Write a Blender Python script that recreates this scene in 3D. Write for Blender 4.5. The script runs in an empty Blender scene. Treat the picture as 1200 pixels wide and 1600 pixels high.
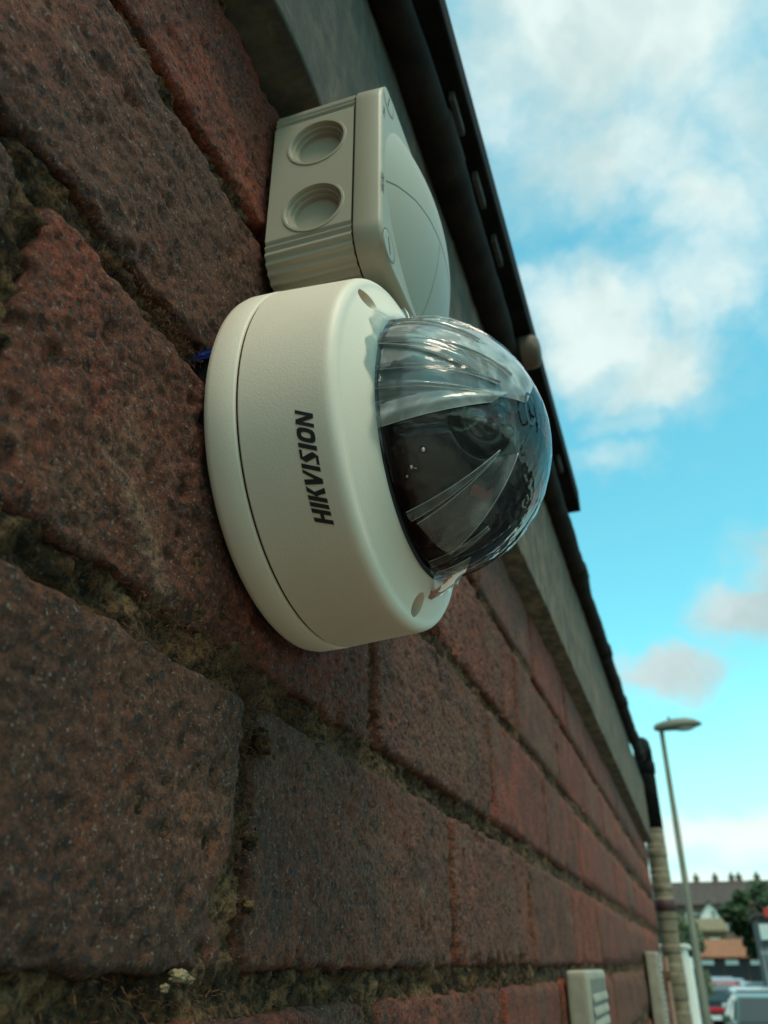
import bpy, bmesh, math, random
import numpy as np
from math import sin, cos, pi, radians
from mathutils import Vector, Matrix

S = bpy.context.scene
COL = S.collection
random.seed(7)
RNG = np.random.default_rng(11)

# ------------------------------------------------------------------ camera
cd = bpy.data.cameras.new('camera')
cam = bpy.data.objects.new('camera', cd)
COL.objects.link(cam)
PITCH, YAW = radians(28.4713), radians(18.7846)
cam.location = (0.0988, 0, 0)
cam.rotation_euler = (radians(90) + PITCH, 0, YAW)
cd.sensor_fit = 'VERTICAL'
cd.sensor_height = 36
cd.lens = 29.25
cd.clip_start = 0.01
cd.clip_end = 3000
cd.dof.use_dof = True
cd.dof.focus_distance = 0.215
cd.dof.aperture_fstop = 24
S.camera = cam

# ------------------------------------------------------------------ light
SUN_EL, SUN_AZ = radians(63), radians(136)      # azimuth from +y towards +x: high over the street, veiled by cloud
sl = bpy.data.lights.new('sun', 'SUN')
sl.energy = 1.25
sl.angle = radians(20)
sl.color = (1.0, 0.80, 0.62)
sun = bpy.data.objects.new('sun', sl)
COL.objects.link(sun)
sd = Vector((sin(SUN_AZ) * cos(SUN_EL), cos(SUN_AZ) * cos(SUN_EL), sin(SUN_EL)))
sun.rotation_euler = sd.to_track_quat('Z', 'Y').to_euler()

W = bpy.data.worlds.new('World')
S.world = W
W.use_nodes = True
S.view_settings.view_transform = 'Standard'
S.view_settings.look = 'None'
S.view_settings.gamma = 1
S.view_settings.use_curve_mapping = False
S.view_settings.exposure = 0.75
S.cycles.max_bounces = 10
S.cycles.transparent_max_bounces = 32
S.cycles.diffuse_bounces = 4
S.cycles.glossy_bounces = 5
S.cycles.use_denoising = True
S.cycles.caustics_reflective = False
S.cycles.caustics_refractive = False
S.cycles.sample_clamp_indirect = 6


class NT:
    """small helper for node trees"""
    def __init__(self, tree):
        self.t = tree
        self.n = tree.nodes
        self.l = tree.links

    def node(self, typ, **kw):
        nd = self.n.new(typ)
        for k, v in kw.items():
            setattr(nd, k, v)
        return nd

    def put(self, sock, v):
        if isinstance(v, bpy.types.NodeSocket):
            self.l.new(v, sock)
        elif v is not None:
            if hasattr(sock, 'default_value'):
                dv = sock.default_value
                if hasattr(dv, '__len__') and not hasattr(v, '__len__'):
                    v = (v,) * len(dv)
                if hasattr(dv, '__len__') and len(dv) == 4 and len(v) == 3:
                    v = tuple(v) + (1,)
                sock.default_value = v

    def math(self, op, a, b=None, c=None, clamp=False):
        nd = self.node('ShaderNodeMath', operation=op, use_clamp=clamp)
        self.put(nd.inputs[0], a)
        self.put(nd.inputs[1], b)
        if c is not None:
            self.put(nd.inputs[2], c)
        return nd.outputs[0]

    def vmath(self, op, a, b=None, scale=None):
        nd = self.node('ShaderNodeVectorMath', operation=op)
        self.put(nd.inputs[0], a)
        self.put(nd.inputs[1], b)
        if scale is not None:
            self.put(nd.inputs['Scale'], scale)
        return nd.outputs[0]

    def noise(self, vec, scale, detail=4, rough=0.55, dist=0.0, color=False):
        nd = self.node('ShaderNodeTexNoise')
        self.put(nd.inputs['Vector'], vec)
        nd.inputs['Scale'].default_value = scale
        nd.inputs['Detail'].default_value = detail
        nd.inputs['Roughness'].default_value = rough
        nd.inputs['Distortion'].default_value = dist
        return nd.outputs['Color' if color else 'Fac']

    def voro(self, vec, scale, feature='F1', rand=1.0):
        nd = self.node('ShaderNodeTexVoronoi', feature=feature)
        self.put(nd.inputs['Vector'], vec)
        nd.inputs['Scale'].default_value = scale
        nd.inputs['Randomness'].default_value = rand
        return nd.outputs['Distance']

    def ramp(self, f, a, b, lo=0.0, hi=1.0):
        nd = self.node('ShaderNodeMapRange', interpolation_type='SMOOTHSTEP')
        self.put(nd.inputs['Value'], f)
        for k, v in (('From Min', a), ('From Max', b), ('To Min', lo), ('To Max', hi)):
            nd.inputs[k].default_value = v
        return nd.outputs['Result']

    def mix(self, f, a, b, blend='MIX'):
        nd = self.node('ShaderNodeMix', data_type='RGBA', blend_type=blend)
        self.put(nd.inputs['Factor'], f)
        self.put(nd.inputs['A'] if False else nd.inputs[6], a)
        self.put(nd.inputs[7], b)
        return nd.outputs[2]

    def bump(self, h, strength, dist, normal=None):
        nd = self.node('ShaderNodeBump')
        nd.inputs['Strength'].default_value = strength
        nd.inputs['Distance'].default_value = dist
        self.put(nd.inputs['Height'], h)
        if normal is not None:
            self.put(nd.inputs['Normal'], normal)
        return nd.outputs[0]


# ------------------------------------------------------------------ sky with clouds
def build_sky():
    t = NT(W.node_tree)
    t.n.clear()
    out = t.node('ShaderNodeOutputWorld')
    bg = t.node('ShaderNodeBackground')
    bg.inputs['Strength'].default_value = 0.15
    sky = t.node('ShaderNodeTexSky', sky_type='NISHITA')
    sky.sun_disc = False
    sky.sun_elevation = SUN_EL
    sky.sun_rotation = SUN_AZ
    sky.air_density = 1.0
    sky.dust_density = 1.2
    sky.ozone_density = 1.0
    d = t.node('ShaderNodeTexCoord').outputs['Generated']
    sep = t.node('ShaderNodeSeparateXYZ')
    t.put(sep.inputs[0], d)
    x, y, z = sep.outputs
    warp = t.vmath('SUBTRACT', t.noise(d, 6.0, 5, 0.6, color=True), (0.5, 0.5, 0.5))
    dw = t.vmath('ADD', d, t.vmath('SCALE', warp, scale=0.13))
    s2 = t.node('ShaderNodeSeparateXYZ')
    t.put(s2.inputs[0], dw)
    az = t.math('ARCTAN2', s2.outputs[0], s2.outputs[1])
    el = t.math('ARCSINE', t.math('MINIMUM', t.math('MAXIMUM', s2.outputs[2], -1.0), 1.0))
    clouds = [  # azimuth, elevation, half-width, half-height, density: the clouds seen over the street
        (0.000, 0.695, 0.115, 0.080, 1.10), (0.075, 0.640, 0.100, 0.065, 1.05), (0.15, 0.72, 0.10, 0.08, 0.8),
        (-0.075, 0.760, 0.050, 0.022, 0.6), (0.14, 1.04, 0.40, 0.170, 1.25), (0.06, 0.88, 0.26, 0.085, 0.80), (0.16, 0.80, 0.09, 0.07, 0.85), (0.12, 0.70, 0.05, 0.045, 0.9),
        (-0.01, 0.540, 0.085, 0.034, 0.62), (0.040, 0.590, 0.08, 0.035, 0.6), (0.26, 0.86, 0.12, 0.14, 0.7),
        (0.105, 0.340, 0.055, 0.030, 1.1), (0.160, 0.375, 0.060, 0.045, 1.1), (0.004, 0.297, 0.075, 0.024, 1.1),
        (0.06, 0.115, 0.15, 0.030, 1.0), (0.0, 0.050, 0.4, 0.035, 0.9), (-0.3, 0.45, 0.16, 0.08, 0.9), (0.5, 0.5, 0.15, 0.09, 0.9)]
    dens = None
    for a, e, sa, se, k in clouds:
        u = t.math('DIVIDE', t.math('SUBTRACT', az, a), sa)
        v = t.math('DIVIDE', t.math('SUBTRACT', el, e), se)
        g = t.math('MULTIPLY', t.math('EXPONENT', t.math('MULTIPLY', t.math('ADD', t.math('MULTIPLY', u, u), t.math('MULTIPLY', v, v)), -1.0)), k)
        dens = g if dens is None else t.math('MAXIMUM', dens, g)
    # the rest of the sky carries the same broken cloud
    gen = t.ramp(t.noise(dw, 2.6, 5, 0.55), 0.44, 0.62, 0, 0.9)
    inview = t.math('EXPONENT', t.math('MULTIPLY', t.math('POWER', t.math('ABSOLUTE', t.math('DIVIDE', t.math('SUBTRACT', az, 0.02), 0.33)), 4.0), -1.0))
    gen = t.math('MULTIPLY', gen, t.math('SUBTRACT', 1.0, inview))
    dens = t.math('MAXIMUM', dens, gen)
    fine = t.noise(dw, 17.0, 7, 0.62)
    wisps = t.noise(t.vmath('MULTIPLY', dw, (1.0, 1.0, 2.2)), 8.0, 6, 0.6)
    cov = t.math('ADD', dens, t.math('MULTIPLY', t.math('SUBTRACT', fine, 0.5), 0.70))
    cov = t.math('ADD', cov, t.math('MULTIPLY', t.math('SUBTRACT', wisps, 0.5), 0.45))
    cov = t.ramp(cov, 0.10, 1.0)
    skyc = t.mix(1.0, sky.outputs[0], SKY_TINT, 'MULTIPLY')
    skyc = t.mix(t.ramp(el, 0.36, 0.02, 0, 0.65), skyc, (3.1, 3.75, 3.65))
    # low clouds are greyer underneath, high cloud is brighter
    hi = t.ramp(el, 0.22, 0.60)
    shade = t.ramp(t.noise(dw, 11.0, 4, 0.5), 0.3, 0.7)
    ccol = t.mix(hi, t.mix(shade, (1.9, 2.25, 2.22), (2.6, 2.95, 2.9)), t.mix(shade, (2.5, 3.1, 3.0), (3.5, 3.95, 3.75)))
    low = t.ramp(el, 0.19, 0.10)
    ccol = t.mix(low, ccol, (3.9, 4.1, 3.95))
    t.put(bg.inputs['Color'], t.mix(t.math('MULTIPLY', cov, 0.9), skyc, ccol))
    t.l.new(bg.outputs[0], out.inputs[0])


SKY_TINT = (0.60, 1.40, 1.05)
build_sky()

# ------------------------------------------------------------------ helpers


def tag(o, label=None, cat=None, group=None, kind=None):
    if label:
        o['label'] = label
    if cat:
        o['category'] = cat
    if group:
        o['group'] = group
    if kind:
        o['kind'] = kind
    return o


def link(name, me, mat=None, parent=None, loc=None):
    o = bpy.data.objects.new(name, me)
    COL.objects.link(o)
    if mat is not None and me is not None:
        me.materials.clear()
        me.materials.append(mat)
    if loc is not None:
        o.location = loc
    if parent is not None:
        o.parent = parent
    return o


def empty(name, loc, rot=(0, 0, 0)):
    o = bpy.data.objects.new(name, None)
    COL.objects.link(o)
    o.location = loc
    o.rotation_euler = rot
    o.empty_display_size = 0.05
    return o


def pymesh(name, verts, faces, smooth=False):
    me = bpy.data.meshes.new(name)
    me.from_pydata([tuple(v) for v in verts], [], [tuple(f) for f in faces])
    me.update()
    if smooth:
        me.shade_smooth()
    return me


def npmesh(name, V, Q, smooth=True):
    """vertices (n,3) and quads (m,4) straight from numpy"""
    me = bpy.data.meshes.new(name)
    V = np.ascontiguousarray(V, dtype=np.float32)
    Q = np.ascontiguousarray(Q, dtype=np.int32)
    me.vertices.add(len(V))
    me.vertices.foreach_set('co', V.ravel())
    me.loops.add(Q.size)
    me.loops.foreach_set('vertex_index', Q.ravel())
    me.polygons.add(len(Q))
    me.polygons.foreach_set('loop_start', np.arange(len(Q), dtype=np.int32) * 4)
    me.polygons.foreach_set('loop_total', np.full(len(Q), 4, dtype=np.int32))
    me.update(calc_edges=True)
    me.validate()
    if smooth:
        me.shade_smooth()
    return me


def bmesh_to(name, bm, smooth=False):
    me = bpy.data.meshes.new(name)
    bmesh.ops.recalc_face_normals(bm, faces=bm.faces)
    bm.to_mesh(me)
    bm.free()
    if smooth:
        me.shade_smooth()
    return me


def add_box(bm, x0, x1, y0, y1, z0, z1, bevel=0.0, seg=2):
    r = bmesh.ops.create_cube(bm, size=1)
    for v in r['verts']:
        v.co = Vector(((x0 + x1) / 2 + v.co.x * (x1 - x0), (y0 + y1) / 2 + v.co.y * (y1 - y0), (z0 + z1) / 2 + v.co.z * (z1 - z0)))
    if bevel > 0:
        es = list({e for v in r['verts'] for e in v.link_edges})
        bmesh.ops.bevel(bm, geom=es, offset=bevel, segments=seg, affect='EDGES', profile=0.6)


def box_me(name, *a, bevel=0.0, seg=2, smooth=False):
    bm = bmesh.new()
    add_box(bm, *a, bevel=bevel, seg=seg)
    return bmesh_to(name, bm, smooth)


def tube_arrays(path, radii, n=16, cap=True):
    """tube along a polyline"""
    P = [Vector(p) for p in path]
    if not hasattr(radii, '__len__'):
        radii = [radii] * len(P)
    V, F = [], []
    up = None
    for i, p in enumerate(P):
        d = (P[min(i + 1, len(P) - 1)] - P[max(i - 1, 0)]).normalized()
        if up is None:
            up = Vector((0, 0, 1)) if abs(d.z) < 0.9 else Vector((1, 0, 0))
        a = d.cross(up).normalized()
        b = d.cross(a).normalized()
        up = a.cross(d).normalized() if a.length else up
        for k in range(n):
            w = 2 * pi * k / n
            V.append(p + (a * cos(w) + b * sin(w)) * radii[i])
    for i in range(len(P) - 1):
        for k in range(n):
            F.append((i * n + k, i * n + (k + 1) % n, (i + 1) * n + (k + 1) % n, (i + 1) * n + k))
    if cap:
        F.append(tuple(range(n))[::-1])
        F.append(tuple((len(P) - 1) * n + k for k in range(n)))
    return V, F


def tube_me(name, path, radii, n=16, cap=True, smooth=True):
    V, F = tube_arrays(path, radii, n, cap)
    me = pymesh(name, V, F)
    if smooth:
        for p in me.polygons:
            p.use_smooth = len(p.vertices) == 4
    return me


def lathe_arrays(prof, n=96, closed_start=False, closed_end=False):
    """profile of (x, r) turned about the local x axis"""
    V, F = [], []
    for x, r in prof:
        for k in range(n):
            w = 2 * pi * k / n
            V.append((x, r * cos(w), r * sin(w)))
    for i in range(len(prof) - 1):
        for k in range(n):
            F.append((i * n + k, (i + 1) * n + k, (i + 1) * n + (k + 1) % n, i * n + (k + 1) % n))
    if closed_start:
        F.append(tuple(range(n)))
    if closed_end:
        F.append(tuple((len(prof) - 1) * n + k for k in range(n))[::-1])
    return V, F


def resample(pts, n):
    P = np.array(pts)
    s = np.r_[0, np.cumsum(np.linalg.norm(np.diff(P, axis=0), axis=1))]
    q = np.linspace(0, s[-1], n)
    return np.stack([np.interp(q, s, P[:, i]) for i in range(3)], -1)


# numpy value noise ---------------------------------------------------------
def _hash(ix, iy, iz, seed):
    with np.errstate(over='ignore'):
        h = (ix.astype(np.uint32) * np.uint32(374761393) + iy.astype(np.uint32) * np.uint32(668265263)
             + iz.astype(np.uint32) * np.uint32(2147483647) + np.uint32(seed) * np.uint32(974634533))
        h = (h ^ (h >> np.uint32(13))) * np.uint32(1274126177)
        h = h ^ (h >> np.uint32(16))
    return (h & np.uint32(0xFFFFFF)).astype(np.float32) / np.float32(0xFFFFFF)


def vnoise(P, seed=0):
    f = np.floor(P)
    i = f.astype(np.int64)
    w = P - f
    w = w * w * w * (w * (w * 6 - 15) + 10)
    r = 0
    for dx in (0, 1):
        for dy in (0, 1):
            for dz in (0, 1):
                k = (w[:, 0] if dx else 1 - w[:, 0]) * (w[:, 1] if dy else 1 - w[:, 1]) * (w[:, 2] if dz else 1 - w[:, 2])
                r = r + k * _hash(i[:, 0] + dx, i[:, 1] + dy, i[:, 2] + dz, seed)
    return r * 2 - 1


def fbm(P, scale, octv=4, seed=0, gain=0.55):
    a, s, r = 1.0, scale, 0
    for o in range(octv):
        r = r + a * vnoise(P * s + 17.3 * o, seed + o)
        a *= gain
        s *= 2.03
    return r


# ------------------------------------------------------------------ materials
def new_mat(name):
    m = bpy.data.materials.new(name)
    m.use_nodes = True
    t = NT(m.node_tree)
    b = m.node_tree.nodes['Principled BSDF']
    return m, t, b


def simple(name, col, rough=0.5, metal=0.0, noise=0.0, nscale=20.0, bump=0.0, bscale=60.0, bdist=0.001, spec=0.5, coat=0.0):
    m, t, b = new_mat(name)
    pos = t.node('ShaderNodeNewGeometry').outputs['Position']
    if noise > 0:
        f = t.noise(pos, nscale, 5, 0.6)
        dark = tuple(c * (1 - noise) for c in col)
        lite = tuple(min(1, c * (1 + noise)) for c in col)
        t.put(b.inputs['Base Color'], t.mix(t.ramp(f, 0.3, 0.7), dark, lite))
    else:
        t.put(b.inputs['Base Color'], col)
    b.inputs['Roughness'].default_value = rough
    b.inputs['Metallic'].default_value = metal
    b.inputs['Specular IOR Level'].default_value = spec
    b.inputs['Coat Weight'].default_value = coat
    if bump > 0:
        t.put(b.inputs['Normal'], t.bump(t.noise(pos, bscale, 5, 0.6), bump, bdist))
    return m


def brick_material():
    m, t, b = new_mat('weathered_brick')
    pos = t.node('ShaderNodeNewGeometry').outputs['Position']
    red = t.node('ShaderNodeAttribute', attribute_type='OBJECT', attribute_name='red').outputs['Fac']
    soot_shade = t.node('ShaderNodeAttribute', attribute_type='OBJECT', attribute_name='soot_shade').outputs['Fac']
    rnd = t.node('ShaderNodeObjectInfo').outputs['Random']
    off = t.vmath('ADD', pos, t.vmath('SCALE', (3.1, 1.7, 2.3), scale=rnd))
    base = t.mix(red, (0.135, 0.060, 0.034), (0.228, 0.056, 0.028))
    mott = t.noise(off, 45, 5, 0.65)
    base = t.mix(t.ramp(mott, 0.35, 0.68), t.mix(1.0, base, (0.72, 0.70, 0.72), 'MULTIPLY'), t.mix(1.0, base, (1.18, 1.12, 1.05), 'MULTIPLY'))
    # kiln-dark and soot-grey patches with their own outlines
    big = t.noise(off, 16, 6, 0.6, 0.4)
    grey = t.ramp(t.math('SUBTRACT', big, t.math('MULTIPLY', red, 0.07)), 0.47, 0.62)
    base = t.mix(t.math('MULTIPLY', grey, 0.70), base, (0.145, 0.084, 0.050))
    pale = t.ramp(t.noise(off, 30, 6, 0.7, 0.6), 0.60, 0.76)
    base = t.mix(t.math('MULTIPLY', pale, 0.55), base, (0.23, 0.168, 0.12))
    burn = t.ramp(t.noise(t.vmath('ADD', off, (4, 9, 2)), 22, 5, 0.65, 0.5), 0.58, 0.72)
    base = t.mix(t.math('MULTIPLY', burn, 0.7), base, (0.052, 0.036, 0.026))
    # rust-brown growth
    rust = t.ramp(t.noise(t.vmath('ADD', off, (1, 5, 8)), 38, 6, 0.7), 0.60, 0.74)
    base = t.mix(t.math('MULTIPLY', rust, 0.3), base, (0.12, 0.055, 0.024))
    patch = t.math('ADD', t.noise(t.vmath('ADD', off, (6, 2, 5)), 17, 6, 0.65, 0.6), t.math('MULTIPLY', soot_shade, 0.22))
    base = t.mix(t.math('MULTIPLY', t.ramp(patch, 0.52, 0.70), t.math('MULTIPLY', soot_shade, 0.85, clamp=True)), base, (0.068, 0.039, 0.023))  # soot tone, doubling as painted shade on the near-left bricks
    chalk = t.ramp(t.noise(t.vmath('ADD', off, (9, 4, 1)), 13, 6, 0.68, 0.8), 0.58, 0.72)
    base = t.mix(t.math('MULTIPLY', chalk, 0.75), base, (0.225, 0.165, 0.118))
    mm = t.noise(pos, 540, 7, 0.8)
    base = t.mix(1.0, base, t.mix(t.ramp(mm, 0.36, 0.64), t.mix(t.ramp(t.noise(pos, 40, 3, 0.6), 0.35, 0.65), (0.62, 0.61, 0.60), (0.22, 0.21, 0.21)), (1.5, 1.47, 1.45)), 'MULTIPLY')
    base = t.mix(1.0, base, (1.24, 0.94, 0.80), 'MULTIPLY')
    # grit: dark specks and pale sand grains
    sp = t.noise(pos, 620, 4, 0.75)
    base = t.mix(t.ramp(sp, 0.52, 0.64, 0, 0.9), base, (0.022, 0.018, 0.017))
    gr = t.noise(t.vmath('ADD', pos, (7, 3, 1)), 880, 3, 0.7)
    base = t.mix(t.ramp(gr, 0.58, 0.70, 0, 0.8), base, (0.30, 0.25, 0.20))
    v = t.voro(pos, 230)
    big_only = t.ramp(t.noise(pos, 90, 3, 0.6), 0.42, 0.55)
    pit = t.math('MULTIPLY', t.ramp(v, 0.30, 0.16), big_only)
    base = t.mix(t.math('MULTIPLY', pit, 0.8), base, (0.03, 0.024, 0.022))
    t.put(b.inputs['Base Color'], base)
    b.inputs['Roughness'].default_value = 0.85
    b.inputs['Specular IOR Level'].default_value = 0.35
    h = t.math('ADD', t.math('ADD', t.math('MULTIPLY', mm, 1.2), t.noise(pos, 140, 4, 0.7)), t.math('MULTIPLY', t.noise(pos, 700, 4, 0.72), 0.7))
    h = t.math('ADD', h, t.math('MULTIPLY', pit, -0.55))
    h = t.math('ADD', h, t.math('MULTIPLY', t.noise(pos, 1500, 3, 0.7), 0.35))
    t.put(b.inputs['Normal'], t.bump(h, 1.0, 0.0016))
    return m


def mortar_material():
    m, t, b = new_mat('mossy_mortar')
    pos = t.node('ShaderNodeNewGeometry').outputs['Position']
    n1 = t.noise(pos, 60, 6, 0.65)
    base = t.mix(t.ramp(n1, 0.35, 0.65), (0.055, 0.034, 0.019), (0.165, 0.112, 0.066))
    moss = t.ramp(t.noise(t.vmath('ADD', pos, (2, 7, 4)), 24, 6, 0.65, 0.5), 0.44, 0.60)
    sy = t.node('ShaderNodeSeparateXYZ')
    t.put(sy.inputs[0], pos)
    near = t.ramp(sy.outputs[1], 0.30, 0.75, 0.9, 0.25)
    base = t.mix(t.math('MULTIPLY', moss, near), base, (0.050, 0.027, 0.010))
    rust = t.ramp(t.noise(t.vmath('ADD', pos, (5, 1, 9)), 33, 6, 0.7), 0.55, 0.68)
    base = t.mix(t.math('MULTIPLY', rust, 0.8), base, (0.105, 0.048, 0.016))
    lich = t.ramp(t.noise(t.vmath('ADD', pos, (3, 3, 9)), 50, 6, 0.75), 0.62, 0.72)
    base = t.mix(t.math('MULTIPLY', lich, 0.35), base, (0.26, 0.24, 0.16))
    base = t.mix(1.0, base, t.mix(t.ramp(t.noise(pos, 300, 6, 0.78), 0.38, 0.62), (0.19, 0.15, 0.12), (1.75, 1.35, 1.05)), 'MULTIPLY')
    g = t.noise(pos, 900, 4, 0.75)
    base = t.mix(t.ramp(g, 0.58, 0.72, 0, 0.7), base, (0.24, 0.21, 0.15))
    d = t.noise(t.vmath('ADD', pos, (1, 1, 5)), 500, 4, 0.75)
    base = t.mix(t.ramp(d, 0.52, 0.66, 0, 0.85), base, (0.012, 0.011, 0.009))
    t.put(b.inputs['Base Color'], base)
    b.inputs['Roughness'].default_value = 0.95
    b.inputs['Specular IOR Level'].default_value = 0.2
    t.put(b.inputs['Normal'], t.bump(t.noise(pos, 420, 6, 0.75), 1.0, 0.002))
    return m


def plastic(name, col, bscale, bstr, rough=0.5):
    m, t, b = new_mat(name)
    pos = t.node('ShaderNodeNewGeometry').outputs['Position']
    f = t.noise(pos, 35, 4, 0.6)
    t.put(b.inputs['Base Color'], t.mix(t.ramp(f, 0.35, 0.7), tuple(c * 0.95 for c in col), col))
    b.inputs['Roughness'].default_value = rough
    b.inputs['Specular IOR Level'].default_value = 0.4
    t.put(b.inputs['Normal'], t.bump(t.noise(pos, bscale, 3, 0.55), bstr, 0.0004))
    return m


def concrete_material():
    m, t, b = new_mat('weathered_fascia')
    pos = t.node('ShaderNodeNewGeometry').outputs['Position']
    st = t.vmath('MULTIPLY', pos, (1.0, 1.0, 0.35))
    n = t.noise(st, 75, 7, 0.7)
    base = t.mix(t.ramp(n, 0.35, 0.66), (0.050, 0.032, 0.018), (0.205, 0.138, 0.078))
    g = t.ramp(t.noise(t.vmath('ADD', pos, (3, 1, 1)), 18, 5, 0.6), 0.45, 0.65)
    base = t.mix(t.math('MULTIPLY', g, 0.6), base, (0.042, 0.038, 0.028))
    sy = t.node('ShaderNodeSeparateXYZ')
    t.put(sy.inputs[0], pos)
    near_dark = t.math('ADD', t.noise(t.vmath('ADD', pos, (1, 4, 2)), 30, 5, 0.65), t.ramp(sy.outputs[1], 0.25, 0.9, 0.22, -0.2))
    base = t.mix(t.math('MULTIPLY', t.ramp(near_dark, 0.45, 0.72), 0.7), base, (0.022, 0.023, 0.017))  # board colour goes darker towards the near end, broken up by noise
    s = t.noise(st, 420, 4, 0.75)
    base = t.mix(t.ramp(s, 0.54, 0.68, 0, 0.8), base, (0.035, 0.034, 0.028))
    t.put(b.inputs['Base Color'], base)
    b.inputs['Roughness'].default_value = 0.9
    t.put(b.inputs['Normal'], t.bump(t.noise(pos, 260, 6, 0.7), 0.7, 0.0012))
    return m


def film_material(name, haze, haze_hi, rough, bstr, ior=1.5, floor=0.35):
    """clear plastic sheet: a thin layer that mirrors at grazing angles, with a milky scatter where it is scuffed"""
    m = bpy.data.materials.new(name)
    m.use_nodes = True
    t = NT(m.node_tree)
    t.n.clear()
    out = t.node('ShaderNodeOutputMaterial')
    pos = t.node('ShaderNodeNewGeometry').outputs['Position']
    nrm = None
    if bstr > 0:
        a = t.noise(pos, 42, 3, 0.5, 1.0)
        ridge = t.math('ABSOLUTE', t.math('SUBTRACT', a, 0.5))
        b2 = t.noise(t.vmath('ADD', pos, (3, 2, 1)), 160, 2, 0.5)
        h = t.math('ADD', t.math('MULTIPLY', ridge, -2.2), t.math('MULTIPLY', b2, 0.22))
        nrm = t.bump(h, bstr, 0.0016)
    fr = t.node('ShaderNodeFresnel')
    fr.inputs['IOR'].default_value = ior
    gl = t.node('ShaderNodeBsdfGlossy')
    gl.inputs['Roughness'].default_value = rough
    gl.inputs['Color'].default_value = (0.95, 0.95, 0.95, 1)
    tr = t.node('ShaderNodeBsdfTransparent')
    tr.inputs['Color'].default_value = (0.97, 0.975, 0.97, 1)
    di = t.node('ShaderNodeBsdfDiffuse')
    di.inputs['Color'].default_value = (0.8, 0.82, 0.8, 1)
    tl = t.node('ShaderNodeBsdfTranslucent')
    tl.inputs['Color'].default_value = (0.8, 0.82, 0.8, 1)
    if nrm is not None:
        for nd in (fr, gl, di):
            t.put(nd.inputs['Normal'], nrm)
    ms = t.node('ShaderNodeMixShader')
    ms.inputs[0].default_value = 0.4
    t.l.new(di.outputs[0], ms.inputs[1])
    t.l.new(tl.outputs[0], ms.inputs[2])
    blot = t.ramp(t.noise(pos, 70, 3, 0.5, 1.5), 0.46, 0.64)
    streak = t.ramp(t.noise(t.vmath('MULTIPLY', pos, (0.3, 1, 1)), 150, 1, 0.5), 0.5, 0.8)
    hz = t.math('ADD', t.math('MULTIPLY', blot, haze_hi), t.math('MULTIPLY', streak, haze))
    hz = t.math('ADD', hz, haze * floor, clamp=True)
    m1 = t.node('ShaderNodeMixShader')
    t.put(m1.inputs[0], hz)
    t.l.new(tr.outputs[0], m1.inputs[1])
    t.l.new(ms.outputs[0], m1.inputs[2])
    m2 = t.node('ShaderNodeMixShader')
    t.put(m2.inputs[0], t.math('MULTIPLY', fr.outputs[0], 1.0, clamp=True))
    t.l.new(m1.outputs[0], m2.inputs[1])
    t.l.new(gl.outputs[0], m2.inputs[2])
    t.l.new(m2.outputs[0], out.inputs[0])
    return m


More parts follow.
